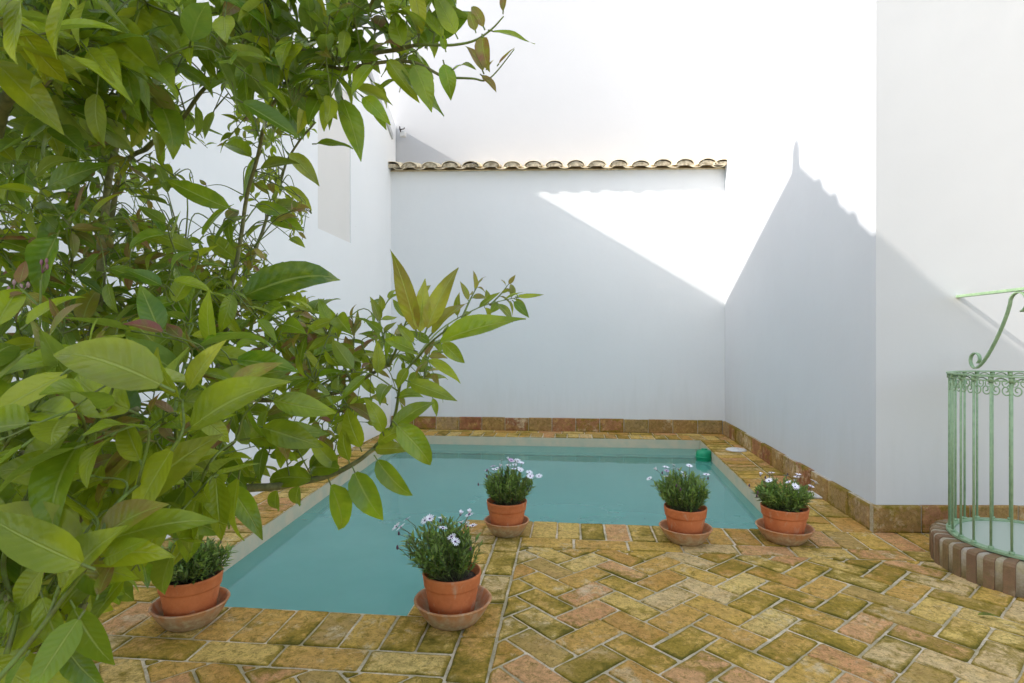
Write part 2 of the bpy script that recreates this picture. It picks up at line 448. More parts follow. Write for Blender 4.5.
# bed of mortar under the pavers
bed = MB(); zb = -.0042
def sheet(mb, poly, z): mb.add([(x, y, z) for x, y in poly], [tuple(range(len(poly)))])
sheet(bed, [(-2.1,-2),(-.59,-2),(-.59,2.0),(-2.1,2.0)], zb)
sheet(bed, [(-.59,-2),(5,-2),(5,3.11),(1.19,3.11),(-.57,3.11),(-.59,2.0)], zb)
sheet(bed, [(1.19,3.11),(5,3.11),(5,3.6),(1.8,3.6),(1.8,6.4),(1.325,6.4),(1.325,5.86)], zb)
sheet(bed, [(-2.1,5.86),(1.325,5.86),(1.325,6.4),(-2.1,6.4)], zb)
sheet(bed, [(-2.1,2.0),(-1.60,2.0),(-1.82,5.86),(-2.1,5.86)], zb)
tag(bed.scale(H).build('mortar_bed', M['mortar']), kind='structure')
# pool rim (rendered), basin, water
rim = MB(); bas = MB()
D = -1.0
n = len(POOL)
for i in range(n):
    a, b = POOL[i], POOL[(i+1) % n]
    rim.add([(a[0],a[1],-.16),(b[0],b[1],-.16),(b[0],b[1],-.006),(a[0],a[1],-.006)], [(3,2,1,0)])
    bas.add([(a[0],a[1],D),(b[0],b[1],D),(b[0],b[1],-.20),(a[0],a[1],-.20)], [(3,2,1,0)]); bas.add([(a[0],a[1],-.20),(b[0],b[1],-.20),(b[0],b[1],-.16),(a[0],a[1],-.16)], [(3,2,1,0)], 1)  # top strip of the basin carries the painted dark reflection
bas.add([(x, y, D) for x, y in POOL], [tuple(range(n))])
tag(rim.scale(H).build('pool_rim', M['render']), kind='structure')
tag(bas.scale(H).build('pool_basin', [M['basin'], M['band']]), kind='structure')
wt = MB(); e_ = .001
wt.add([(x, y, WZ) for x, y in POOL], [tuple(range(n))])
tag(wt.scale(H).build('pool_water', M['water']), kind='structure')

# ------------------------------------------------------------------ walls
def skirt(mb, jb, p0, p1, nrm, h=.14, th=.028, z0=0.0, pitch=.255, seed=0):
    """bricks on edge against a wall; p0->p1 is the wall face, nrm points away from it"""
    rr = random.Random(seed)
    dx, dy = p1[0]-p0[0], p1[1]-p0[1]; L = math.hypot(dx, dy); n = max(1, round(L/pitch)); ux, uy = dx/L, dy/L
    for i in range(n):
        s0, s1 = L*i/n+.004, L*(i+1)/n-.004
        r1, r2 = rr.random(), rr.random(); t = th*rr.uniform(.93, 1.05); hh = h*rr.uniform(.975, 1.01)
        c = .006
        def q_(s, o, z): return (p0[0]+ux*s+nrm[0]*o, p0[1]+uy*s+nrm[1]*o, z)
        outer = [q_(s0, t-c*.6, z0), q_(s1, t-c*.6, z0), q_(s1, t-c*.6, z0+hh), q_(s0, t-c*.6, z0+hh)]
        inner = [q_(s0+c, t, z0+c), q_(s1-c, t, z0+c), q_(s1-c, t, z0+hh-c), q_(s0+c, t, z0+hh-c)]
        in2 = [q_(s0+.03, t+.0005, z0+.03), q_(s1-.03, t+.0005, z0+.03), q_(s1-.03, t+.0005, z0+hh-.03), q_(s0+.03, t+.0005, z0+hh-.03)]
        back = [q_(s0, -.004, z0), q_(s1, -.004, z0), q_(s1, -.004, z0+hh), q_(s0, -.004, z0+hh)]
        vs = back+outer+inner+in2; fs = []
        for k in range(3):
            for j in range(4): fs.append((k*4+j, k*4+(j+1) % 4, (k+1)*4+(j+1) % 4, (k+1)*4+j))
        fs.append((12,13,14,15))
        mb.add(vs, fs, 0, [(r1, r2, 0, 1)]*12+[(r1, r2, 1, 1)]*4)
    def q_(s, o, z): return (p0[0]+ux*s+nrm[0]*o, p0[1]+uy*s+nrm[1]*o, z)
    vs = [q_(0,-.003,z0), q_(L,-.003,z0), q_(L,th*.72,z0), q_(0,th*.72,z0), q_(0,-.003,z0+h*.985), q_(L,-.003,z0+h*.985), q_(L,th*.72,z0+h*.985), q_(0,th*.72,z0+h*.985)]
    jb.add(vs, [(0,3,2,1),(4,5,6,7),(0,1,5,4),(1,2,6,5),(2,3,7,6),(3,0,4,7)])

YB = 6.28
# tall house behind
hs = thing('white_house', (0, 6.6*H, 0), 'tall white house wall rising behind the tile-topped garden wall', 'house')
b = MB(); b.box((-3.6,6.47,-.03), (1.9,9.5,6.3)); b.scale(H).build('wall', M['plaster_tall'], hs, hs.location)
fx = MB()                       # small hooked bracket in the corner
c0 = W(403, 133, 6.46*H*1.01)
brk = thing('wall_bracket', c0, 'small dark hook bracket high in the corner above the left end of the tiles', 'bracket')
fx = MB(); fx.box((-.035,-.03,-.05), (.035,.04,.015)); fx.build('base_block', M['plaster_bounce'], brk, bevel=.006)
fx = MB(); fx.tube([(-.02,-.04,.0),(-.025,-.055,.03),(-.03,-.05,.07)], .008, 6); fx.tube([(-.025,-.05,.03),(.03,-.06,.03),(.035,-.05,.05)], .008, 6); fx.build('hook', M['dark'], brk)

# low wall with tiles
lw = thing('garden_wall', (-.2*H, YB*H, 0), 'low white wall topped with clay barrel tiles at the far end of the pool', 'wall')
def topz(x): return 2.955 - (x+2.03)*.0235
b = MB()
xs = (-2.06, 1.70)
b.add([(xs[0],YB,-.03),(xs[1],YB,-.03),(xs[1],6.468,-.03),(xs[0],6.468,-.03),(xs[0],YB,topz(xs[0])),(xs[1],YB,topz(xs[1])),(xs[1],6.468,topz(xs[1])+.06),(xs[0],6.468,topz(xs[0])+.06)],
      [(0,3,2,1),(4,5,6,7),(0,1,5,4),(1,2,6,5),(2,3,7,6),(3,0,4,7)])
b.scale(H).build('wall', M['plaster'], lw, lw.location)
sk, jb = MB(), MB()
skirt(sk, jb, (-2.03,YB), (1.655,YB), (0,-1), .145, .03, seed=5)
sk.scale(H).build('skirting', M['skirt'], lw, lw.location); jb.scale(H).build('skirting_mortar', M['joint'], lw, lw.location)
rt = random.Random(11)
pitch = (xs[1]-xs[0]-.02)/16
def barrel(x, z0, y0, y1, rise, r, up, th=.009, tw=0):
    mb = MB(); seg = 10; rings = []
    for (y, dz, k) in ((y0, 0, 1.0), (y1, rise, .88)):
        for rad in (r*k, r*k-th):
            row = []
            for j in range(seg+1):
                a = PI*j/seg
                zz = math.sin(a)*rad*.62
                row.append((x+math.cos(a)*rad+tw*(y-y0), y, z0+dz+(zz if up else -zz*.75)))
            rings.append(row)
    vs = [p for r_ in rings for p in r_]; k = seg+1; fs = []
    def quad(A, B):
        for j in range(seg): fs.append((A*k+j, A*k+j+1, B*k+j+1, B*k+j))
    quad(0,2); quad(1,3); quad(0,1); quad(2,3)
    fs.append((0, k, 3*k, 2*k)); fs.append((seg, k+seg, 3*k+seg, 2*k+seg))
    mb.add(vs, fs); return mb
for i in range(17):
    x = xs[0]+.03+pitch*i
    y0 = YB-.112+rt.uniform(-.004, .004)
    if i < 16:
        mb = barrel(x+pitch/2, topz(x)+.022+rt.uniform(-.004,.004), y0+.012, 6.466, .09, pitch*.30, False)
        mb.scale(H).build('channel_tile', M['tile'], lw, lw.location)
    if i in (0,):
        x += .03
    mb = barrel(min(x, xs[1]-.06), topz(x)+.018+rt.uniform(-.005,.006), y0, 6.466, .09, pitch*.44, True, tw=rt.uniform(-.06,.06))
    mb.scale(H).build('roof_tile', M['tile'], lw, lw.location)
    mb = MB(); seg = 8; r_ = pitch*.44-.014; xx = min(x, xs[1]-.06)
    zc = topz(x)+.016
    ring = [(xx+math.cos(PI*j/seg)*r_, y0+.012, zc+math.sin(PI*j/seg)*r_*(.60 if i % 4 else .5)) for j in range(seg+1)]
    ring2 = [(p[0], 6.45, p[2]+.08) for p in ring]
    mb.add(ring+ring2, [tuple(range(seg+1)), tuple(range(2*seg+1, seg, -1))]+[(j, seg+1+j, seg+2+j, j+1) for j in range(seg)])
    mb.scale(H).build('tile_bedding', M['tilemortar'], lw, lw.location)
# plaster bed the tiles sit on
b = MB(); b.add([(xs[0],YB-.015,topz(xs[0])-.002),(xs[1],YB-.015,topz(xs[1])-.002),(xs[1],6.46,topz(xs[1])+.075),(xs[0],6.46,topz(xs[0])+.075),
                 (xs[0],YB-.015,topz(xs[0])+.009),(xs[1],YB-.015,topz(xs[1])+.009),(xs[1],6.46,topz(xs[1])+.11),(xs[0],6.46,topz(xs[0])+.11)],
      [(0,3,2,1),(4,5,6,7),(0,1,5,4),(1,2,6,5),(2,3,7,6),(3,0,4,7)])
b.scale(H).build('tile_bed', M['tile'], lw, lw.location)

# right-hand house: side wall along the pool, front wall behind the well
rh = thing('side_house', (3.2*H, 4.5*H, 0), 'white plastered house on the right, between the pool and the green well railing', 'house')
wx, wy = 1.61, 3.13
fdx, fdy = CT, ST
b = MB(); b.prism([(wx,wy), (wx+4*fdx, wy+4*fdy), (wx+4*fdx,8), (1.722,8)], -.03, 6.3)
b.scale(H)
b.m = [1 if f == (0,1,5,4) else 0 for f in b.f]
b.build('wall', [M['plaster_shade'], M['plaster_bounce']], rh, rh.location)
sk, jb = MB(), MB()
skirt(sk, jb, (wx,wy-.0), (1.683,YB-.03), (-1,.02), .14, .029, seed=2)
skirt(sk, jb, (wx-.029,wy), (wx-.029+3.3*fdx, wy+3.3*fdy), (ST,-CT), .14, .029, seed=21)
sk.scale(H).build('skirting', M['skirt'], rh, rh.location); jb.scale(H).build('skirting_mortar', M['joint'], rh, rh.location)

# left-hand house: gable whose outline shades the court
lh = thing('gabled_house', (-3*H, 2.5*H, 0), 'white plastered gabled house standing along the left of the pool behind the lemon tree', 'house')
LX = -2.04
prof = [(-5,4.28), (2.0,4.28), (3.12,5.06), (5.1,4.24), (5.75,3.93), (6.46,3.55)]
wy0, wy1, wz0, wz1 = 4.39, 5.09, 1.925, 3.3
bm = bmesh.new()
outer = [bm.verts.new((LX, y, z)) for y, z in ([(-5,-.03)]+prof+[(6.46,-.03)])]
inner = [bm.verts.new((LX, y, z)) for y, z in ((wy0,wz0),(wy1,wz0),(wy1,wz1),(wy0,wz1))]
ed = []
for L_ in (outer, inner):
    for i in range(len(L_)): ed.append(bm.edges.new((L_[i], L_[(i+1) % len(L_)])))
bmesh.ops.triangle_fill(bm, use_beauty=True, use_dissolve=False, edges=ed)
ex = bmesh.ops.extrude_face_region(bm, geom=list(bm.faces))
bmesh.ops.translate(bm, vec=(-.35,0,0), verts=[v for v in ex['geom'] if isinstance(v, bmesh.types.BMVert)])
bmesh.ops.recalc_face_normals(bm, faces=bm.faces)
bmesh.ops.transform(bm, matrix=Matrix.Scale(H, 4), verts=bm.verts)
bmesh.ops.translate(bm, vec=-Vector(lh.location), verts=bm.verts)
me = bpy.data.meshes.new('wall'); bm.to_mesh(me); bm.free(); me.materials.append(M['plaster_left'])
o = bpy.data.objects.new('wall', me); COL.objects.link(o); o.parent = lh
b = MB(); b.box((LX-.12,wy0-.02,wz0-.02), (LX-.012,wy1+.02,wz1+.02)); b.scale(H).build('window_panel', M['panel'], lh, lh.location)
b = MB()   # the body of the house behind the gable
vs = [(LX-.36, y, z-.01) for y, z in ([(-5,-.03)]+prof+[(6.46,-.03)])]; vs2 = [(x-2.6, y, z) for x, y, z in vs]; n_ = len(vs)
b.add(vs+vs2, [tuple(range(n_-1,-1,-1)), tuple(range(n_, 2*n_))]+[(i, (i+1) % n_, n_+(i+1) % n_, n_+i) for i in range(n_)])
b.scale(H).build('house_body', M['plaster'], lh, lh.location)
# verge: a row of barrel tiles on the slopes of the gable
def pz(y):
    for (a, b_) in zip(prof, prof[1:]):
        if a[0] <= y <= b_[0]: return a[1]+(b_[1]-a[1])*(y-a[0])/(b_[0]-a[0])
    return prof[-1][1]
y = 2.07; b = MB()
while y < 3.0:
    b.tube([(LX+.03,y,pz(y)-.110),(LX-1.2,y,pz(y)-.110)], .098+rt.uniform(-.006,.006), 16); y += rt.uniform(.22,.26)
b.scale(H).build('roof_tiles', M['tile'], lh, lh.location)
b = MB(); b.tube([(LX-.08,3.12,4.95),(LX-.08,3.12,5.20),(LX-.08,3.12,5.26)], [.085,.065,.045], 12); b.scale(H).build('roof_finial', M['plaster'], lh, lh.location)
b = MB()   # narrow grey trim running down the gable slope
for (ya, yb) in ((5.3,6.30),):
    za, zb_ = pz(ya)-.30, pz(yb)-.30
    b.add([(LX-.01,ya,za),(LX+.02,ya,za),(LX+.02,ya,za+.09),(LX-.01,ya,za+.09),(LX-.01,yb,zb_),(LX+.02,yb,zb_),(LX+.02,yb,zb_+.06),(LX-.01,yb,zb_+.06)],
      [(0,1,2,3),(7,6,5,4),(0,4,5,1),(1,5,6,2),(2,6,7,3),(3,7,4,0)])
b.scale(H).build('gable_trim', M['grey'], lh, lh.location)

# ------------------------------------------------------------------ things on the coping
def at(x, y, z=0): return Vector((x*H, y*H, z*H))
rl = MB(); rl.lathe([(.0,.012),(.080,.012),(.092,.009),(.104,.004),(.104,-.002)], n=48); rl.lathe([(.026,.0122),(.026,.016),(0,.016)], n=24)
o = rl.build('skimmer_lid', M['white_plastic']); o.location = at(1.53, 5.33, .004)
tag(o, 'round white plastic lid on the brick coping beside the green float', 'lid')
sl = MB(); sl.box((-.10,-.09,0), (.10,.09,.010)); sl.box((-.075,-.065,.010), (.075,.065,.014))
o = sl.build('access_lid', M['white_plastic'], bevel=.006); o.location = at(1.515, 3.80, .006)
tag(o, 'square white access lid on the right hand coping behind the rightmost flower pot', 'lid')
fl = thing('pool_float', at(1.245, 5.33, WZ), 'green plastic float bobbing against the right wall of the pool', 'float')
b = MB()
prof_f = [(0,-.04),(.05,-.04),(.078,-.02),(.088,.0),(.088,.075),(.080,.098),(.05,.11),(0,.112)]
b.lathe(prof_f, n=28, wob=.06); b.build('float_body', M['green_plastic'], fl)
b = MB(); b.lathe([(.09,.03),(.094,.034),(.094,.042),(.09,.046)], n=28, wob=.06); b.lathe([(.03,.112),(.03,.122),(0,.122)], n=16)
b.build('float_cap', M['green_plastic'], fl)

# ------------------------------------------------------------------ well
wc = Vector((2.272*CT-2.42*ST, 2.272*ST+2.42*CT, 0))   # centre, H units
R0, HC = .302, .13
kb = thing('well_kerb', (wc.x*H, wc.y*H, 0), 'round kerb of upright bricks with wide mortar joints under the green railing', 'well')
b = MB(); nb = 36; ro, ri = .375, .27
for i in range(nb):
    a0 = 2*PI*(i-.29)/nb; a1 = 2*PI*(i+.29)/nb; r1, r2 = rb.random(), rb.random(); ww = rb.uniform(-.004,.004)
    def pp(r, a, z): return (wc.x+r*math.cos(a), wc.y+r*math.sin(a), z)
    am = (a0+a1)/2
    ht = HC+rb.uniform(-.003,.002)
    vs = []
    for r, z in ((ri,.0),(ro+ww,.0),(ro+ww,ht-.016),(ro+ww-.006,ht-.005),(ro+ww-.018,ht),(ri,ht)):
        for a in (a0, am, a1): vs.append(pp(r, a, z))
    fs = []
    for k in range(5):
        fs += [(k*3, k*3+1, k*3+4, k*3+3), (k*3+1, k*3+2, k*3+5, k*3+4)]
    fs += [(0,3,6,9,12,15), (17,14,11,8,5,2)]
    b.add(vs, fs, 0, (r1, r2, .6, 1))
b.scale(H).build('brick_ring', M['kerbbrick'], kb, kb.location)
b = MB(); b.lathe([(ri+.002,0),(ro-.004,0),(ro-.004,HC-.016),(ro-.012,HC-.007),(ro-.02,HC-.004),(ri+.002,HC-.004)], (wc.x,wc.y,0), 72, close=True)
b.scale(H).build('mortar_ring', M['kerbjoint'], kb, kb.location)
lid = MB(); lid.lathe([(0,HC+.006),(R0-.022,HC+.006),(R0-.022,HC-.004),(0,HC-.004)], (wc.x,wc.y,0), 64, smooth=False); lid.scale(H)
o = lid.build('glass_lid', M['glass'], None, kb.location); o.location = kb.location
tag(o, 'round greenish glass cover lying over the well inside the railing', 'cover')

wr = thing('well_railing', (wc.x*H, wc.y*H, HC*H), 'pale green wrought iron railing round the well with a scrolled overhead bracket', 'railing')
off = wr.location
def circ(r, z, n=72): return [(wc.x+r*math.cos(2*PI*k/n), wc.y+r*math.sin(2*PI*k/n), z) for k in range(n)]
zt = .853
b = MB()
# flat base ring
b.lathe([(R0-.020,HC+.002),(R0+.012,HC+.002),(R0+.012,HC+.012),(R0-.020,HC+.012)], (wc.x,wc.y,0), 72, close=True, smooth=False)
b.scale(H).build('base_ring', M['green'], wr, off)
b = MB(); b.lathe([(R0-.012,zt),(R0+.012,zt),(R0+.012,zt+.006),(R0-.012,zt+.006)], (wc.x,wc.y,0), 72, close=True, smooth=False)
b.scale(H).build('top_ring', M['green'], wr, off)
b = MB(); b.lathe([(R0-.004,zt-.018),(R0+.005,zt-.018),(R0+.005,zt-.013),(R0-.004,zt-.013)], (wc.x,wc.y,0), 72, close=True, smooth=False)
b.scale(H).build('band_ring', M['green'], wr, off)
nbar = 27
bar0 = None
for i in range(nbar):
    a = 2*PI*(i+.35)/nbar
    x, y = R0*math.cos(a), R0*math.sin(a)
    if bar0 is None:
        b = MB(); b.tube([(0,0,HC+.010),(0,0,zt+.002)], .0047, 10, smooth=True); b.tube([(0,0,HC+.010),(0,0,HC+.022)], .010, 8); b.tube([(0,0,zt-.02),(0,0,zt)], .0095, 8)
        b.scale(H); bar0 = b.build('bar', M['green'], wr, (0,0,off[2])); o = bar0
    else:
        o = bar0.copy(); COL.objects.link(o); o.parent = wr
    o.location = (x*H, y*H, 0)
# scroll band under the top ring: arch and two curls per bay
def onring(s, z, r=R0):
    a = 2*PI*(s+.35)/nbar
    return (wc.x+r*math.cos(a), wc.y+r*math.sin(a), z)
for i in range(nbar):
    b = MB()
    b.tube([onring(i+.5+.47*math.cos(PI*k/12), zt-.044+.040*math.sin(PI*k/12)) for k in range(13)], .0026, 6)
    for sgn in (-1, 1):
        pts = []
        for k in range(22):
            th_ = k/21*2.6*PI; rr = .024*(1-k/21*.78)
            pts.append(onring(i+.5+sgn*(.24+rr/.095*math.cos(th_+PI)*-1), zt-.052-rr*math.sin(th_)))
        b.tube(pts, .0026, 6)
    b.scale(H).build('scroll', M['green'], wr, off)
# overhead bar and S scrolls
bx_ = wc.x+.025
ybar0, ybar1 = wc.y-.50, 3.13+(bx_-wx)*math.tan(TH)
zbar = 1.236
b = MB(); b.box((bx_-.012,ybar0,zbar-.006), (bx_+.012,ybar1,zbar+.008)); b.scale(H).build('overhead_bar', M['green'], wr, off, bevel=.002)
def scroll(y0, z0, y1, z1, r0, r1, dirn):
    """flat iron S: curl at the foot, long shank, curl at the head; in the plane x = bx_"""
    pts = []
    cy0, cz0 = y0+dirn*r0, z0+r0
    for k in range(30, -1, -1):
        t = k/30; a = -PI/2 - dirn*0 - t*2.9*PI/2*1.25
        rr = r0*(1-.62*t)
        pts.append((cy0+dirn*rr*math.cos(a)*-1*-1, cz0+rr*math.sin(a)))
    foot = pts
    cy1, cz1 = y1-dirn*-0, z1-r1
    head = []
    for k in range(31):
        t = k/30; a = PI*.86 - t*PI*1.42
        rr = r1*(1-.25*t)
        head.append((cy1-dirn*rr*math.cos(a)*-1*-1, cz1+rr*math.sin(a)))
    return foot, head
def Sscroll(sgn, name):
    # sgn=+1 : the far one (towards the wall); foot at large y, leaning to the centre
    # built in coordinates s (away from centre) and z
    foot = []; cs, cz, r = .405, zt+.056, .046
    for k in range(34, -1, -1):
        t = k/34; a = -PI*.42 + t*PI*1.75; rr = r*(1-.58*t)
        foot.append((cs+rr*math.cos(a), cz+rr*math.sin(a)))
    head = []; cs2, cz2, r2 = .135, zbar-.06, .052
    for k in range(34):
        t = k/33; a = PI*.12 + t*PI*1.28; rr = r2*(1-.2*t)
        head.append((cs2+rr*math.cos(a), cz2+rr*math.sin(a)))
    pts = foot
    p0, p1 = foot[-1], head[0]
    d0 = (-.10, -.012); d1 = (-.01, .11)
    for k in range(1, 12):
        t = k/12; h00 = 2*t**3-3*t**2+1; h10 = t**3-2*t**2+t; h01 = -2*t**3+3*t**2; h11 = t**3-t**2
        pts.append((h00*p0[0]+h10*d0[0]*2+h01*p1[0]+h11*d1[0]*2, h00*p0[1]+h10*d0[1]*2+h01*p1[1]+h11*d1[1]*2))
    pts += head
    b = MB(); vs = []; wd, th_ = .008, .0035
    P3 = [Vector((0, wc.y+sgn*s, z)) for s, z in pts]
    for i, p in enumerate(P3):
        t = (P3[min(i+1, len(P3)-1)]-P3[max(i-1, 0)]).normalized(); nn = t.cross(Vector((1,0,0)))
        for (ox, on) in ((-wd,-th_),(wd,-th_),(wd,th_),(-wd,th_)):
            v = p+nn*on; vs.append((bx_+ox, v.y, v.z))
    fs = []
    for i in range(len(P3)-1):
        for k in range(4): fs.append((i*4+k, i*4+(k+1) % 4, i*4+4+(k+1) % 4, i*4+4+k))
    fs += [(3,2,1,0), tuple(len(vs)-4+k for k in range(4))]
    b.add(vs, fs); b.scale(H).build(name, M['green'], wr, off, bevel=.0015)
Sscroll(1, 'support_scroll'); Sscroll(-1, 'support_scroll')
b = MB(); pts = []
for k in range(50):
    t = k/49; a = PI/2+t*4.4*PI; rr = .085*(1-.75*t); pts.append((bx_, wc.y+rr*math.cos(a), zbar-.095+rr*math.sin(a)))
b.tube(pts, .009, 8); b.scale(H).build('centre_scroll', M['green'], wr, off)

# ------------------------------------------------------------------ potted daisies
def leafgeo(mb, p, d, nrm, L, wdt, curl, fold, col, rows=7, cols=4, shape=.95, wave=0.0, ph=0.0, yaw=0.0):
    d = d.normalized(); nrm = (nrm-d*nrm.dot(d))
    if nrm.length < 1e-4: nrm = d.orthogonal()
    nrm.normalize(); side = d.cross(nrm)
    c = Vector(p); vs = []; uv = []; a = 0.0; stp = L/rows; yw = 0.0
    for j in range(rows+1):
        t = j/rows
        w = wdt*.5*3.0*(max(t, .012)**.6)*(max(1-t, 0)**1.12)
        if j == rows: w = wdt*.012
        dd = d*math.cos(a)-nrm*math.sin(a); nn = nrm*math.cos(a)+d*math.sin(a)
        dd = dd*math.cos(yw)+side*math.sin(yw); ss = side*math.cos(yw)-dd*math.sin(yw)*.5
        for k in range(cols+1):
            s = -1+2*k/cols
            f = fold*abs(s)*w*(1-.3*t) + wave*math.sin(t*9+ph+(1.3 if s > 0 else 0))*abs(s)*L*.02
            vs.append(c+ss*(s*w)+nn*f); uv.append((s, t, 0))
        c = c+dd*stp; a += curl/rows*(1.6*t+.2); yw += yaw/rows
    fs = []
    k1 = cols+1
    for j in range(rows):
        for k in range(cols): fs.append((j*k1+k, j*k1+k+1, (j+1)*k1+k+1, (j+1)*k1+k))
    mb.add(vs, fs, 0, col, True); mb.uv += uv

def potted(idx, loc, rp, hp, rs, hs_, fol, label, slabel, rot, lean=(0,0), nfl=11, rim_chip=False, spread=1.0, hplant=.2):
    R = random.Random(idx*31+5)
    # saucer: a shallow weathered bowl
    sa = MB(); tb = .009
    sa.lathe([(0,0),(rs*.60,0),(rs*.655,.005),(rs*.80,hs_*.38),(rs*.90,hs_*.68),(rs*.945,hs_*.84),(rs*.985,hs_*.93),(rs,hs_*.97),(rs*.985,hs_),(rs*.93,hs_),(rs*.90,hs_*.90),(rs*.74,hs_*.48),(rs*.6,.018),(0,.018)], n=56, wob=.006, seed=idx)
    o = sa.build('plant_saucer', M['saucer']); o.location = loc
    tag(o, slabel, 'saucer', 'clay saucers under the flower pots')
    t = thing('potted_daisy', (loc[0]+lean[0]*.02, loc[1]+lean[1]*.02, loc[2]+.019), label, 'potted plant', 'potted daisies round the pool')
    pb = MB(); rb_ = rp*.73
    zr = hp*.70
    pb.lathe([(0,0),(rb_*.93,0),(rb_,.005),(rp*.90,zr-.006),(rp*.89,zr),(rp*.90,zr+.003)], n=56, wob=.004, seed=idx)
    pb.lathe([(rp*.80,hp-.03),(rp*.62,.02),(0,.016)], n=40)
    po = pb.build('pot', M['pot'], t)
    rm = MB(); rm.lathe([(rp*.895,zr+.001),(rp*.95,zr+.004),(rp*.955,zr+.012),(rp*.99,hp-.012),(rp,hp-.006),(rp*.99,hp),(rp*.95,hp+.001),(rp*.92,hp-.006),(rp*.80,hp-.035)], n=56, wob=.004, seed=idx)
    rm.build('rim', M['pot'], po)
    so = MB(); so.lathe([(rp*.86,hp-.030),(rp*.5,hp-.022),(rp*.2,hp-.019),(0,hp-.018)], n=28); so.build('soil', M['soil'], t)
    lf = MB(); lf.uv = []; st = MB(); tips = []
    nst = 135
    ph = hplant
    for i in range(nst):
        a = R.uniform(0, 2*PI); k = math.sqrt(R.random())
        base = Vector((math.cos(a)*k*rp*.5, math.sin(a)*k*rp*.5, hp-.022))
        oa = a+R.uniform(-.4,.4)
        hgt = ph*(1-.42*k*k)*R.uniform(.72,1.0); rad = rp*spread*(.25+k*.92)*R.uniform(.8,1.1)
        tip = Vector((math.cos(oa)*rad+lean[0]*ph, math.sin(oa)*rad+lean[1]*ph, hp-.02+hgt*1.08))
        midp = base.lerp(tip, .5)+Vector((math.cos(oa), math.sin(oa), 0))*rad*.12+Vector((0,0,-.01))
        pts = [base.lerp(midp, s_).lerp(midp.lerp(tip, s_), s_) for s_ in (0,.25,.5,.75,1)]
        st.tube(pts, [.0018,.0017,.0015,.0013,.001], 4, cap=False)
        tips.append((tip, (tip-midp).normalized(), k))
        nl = 15
        for j in range(nl):
            s_ = .22+.78*(j+R.random()*.6)/nl; s_ = min(s_, 1)
            p = base.lerp(midp, s_).lerp(midp.lerp(tip, s_), s_); d0 = (tip-base).normalized()
            pa = R.uniform(0, 2*PI); o1 = d0.orthogonal().normalized(); o2 = d0.cross(o1)
            ddir = d0*R.uniform(.5,1.1)+(o1*math.cos(pa)+o2*math.sin(pa))*R.uniform(.5,.9)
            L = R.uniform(.024,.042)
            leafgeo(lf, p, ddir, Vector((R.uniform(-.5,.5), R.uniform(-.5,.5), 1)), L, L*R.uniform(.22,.36), R.uniform(-.5,.9), .2,
                    (min(1, R.random()**1.1*(.35+.65*s_)), R.random()**6*.5, R.random()**3*.6, 1), rows=3, cols=2)
    lf.build('foliage', M['dleaf'], t); st.build('stems', M['stalk'], t)
    # flowers and buds on thin stalks
    for i in range(nfl+R.randint(3,5)):
        bud = i >= nfl
        tip, dr, k = tips[R.randrange(nst)] if not fol else tips[0]
        if i < nfl*.8:
            tries = 0
            while (tip.z < hp+ph*.62) and tries < 60: tip, dr, k = tips[R.randrange(nst)]; tries += 1
        else:
            tries = 0
            while k < .6 and tries < 40: tip, dr, k = tips[R.randrange(nst)]; tries += 1
        e = Vector((tip.x*1.0, tip.y*1.0, 0))
        head = tip+Vector((e.x*.22+R.uniform(-.015,.015), e.y*.22+R.uniform(-.015,.015), R.uniform(.02,.055)))
        mb = MB()
        mb.tube([tip-dr*.03, tip+Vector((0,0,.012)), head], .0013, 5, mi=3)
        if bud:
            head += e*.25+Vector((0,0,-.02)); mb.tube([tip, head], .0011, 5, mi=3)
            mb.lathe([(0,-.007),(.0045,-.002),(.005,.004),(.003,.011),(0,.014)], head, 8, mi=2)
            mb.build('flower_bud', [M['petal'], M['eye'], M['bud'], M['stalk']], t); continue
        tilt = Vector((e.x*2.5+R.uniform(-.5,.5), e.y*2.5+R.uniform(-.6,.3), 1)).normalized()
        u_ = tilt.orthogonal().normalized(); v_ = tilt.cross(u_); rf = R.uniform(.018,.024); npt = R.randint(11,14)
        cup = R.choice([.1,.15,.2,.5,1.1]); mv = R.random() < .12
        for kx in range(npt):
            an = 2*PI*kx/npt+R.uniform(-.08,.08); rd = u_*math.cos(an)+v_*math.sin(an); sd = tilt.cross(rd); rl_ = rf*R.uniform(.88,1.06); wp = rf*.125
            def q3(r_, s_, z_): return head+rd*(r_*math.cos(cup))+sd*s_+tilt*(z_+r_*math.sin(cup))
            mb.add([q3(.003,-wp*.3,0),q3(.003,wp*.3,0),q3(rl_*.6,-wp,.001),q3(rl_*.6,wp,.001),q3(rl_*.93,-wp*.7,0),q3(rl_*.93,wp*.7,0),q3(rl_,0,-.0005)],
                   [(0,1,3,2),(2,3,5,4),(4,5,6)], 1 if mv else 0)
        for kk, (ra, za) in enumerate(((.0045,.0),(.0042,.0022),(.0025,.0036),(.0003,.004))):
            pass
        ring = []; prf = [(.0048,.0),(.0044,.0024),(.0025,.0038),(.0002,.0042)]
        vs = [head+(u_*math.cos(2*PI*k8/8)+v_*math.sin(2*PI*k8/8))*ra+tilt*za for ra, za in prf for k8 in range(8)]
        mb.add(vs, [(r8*8+k8, r8*8+(k8+1) % 8, r8*8+8+(k8+1) % 8, r8*8+8+k8) for r8 in range(3) for k8 in range(8)], 2)
        mb.build('flower', [M['petal'], M['petal_mauve'], M['eye'], M['stalk']], t)
    return t
def fl_(x, y): return (x*H, y*H, .0005)
potted(1, fl_(-1.345,1.875), .121, .178, .146, .085, 0, 'potted daisy half hidden by lemon leaves, leftmost of the terracotta pots', 'clay saucer under the leftmost flower pot, below the lemon leaves', 0, nfl=2, hplant=.15)
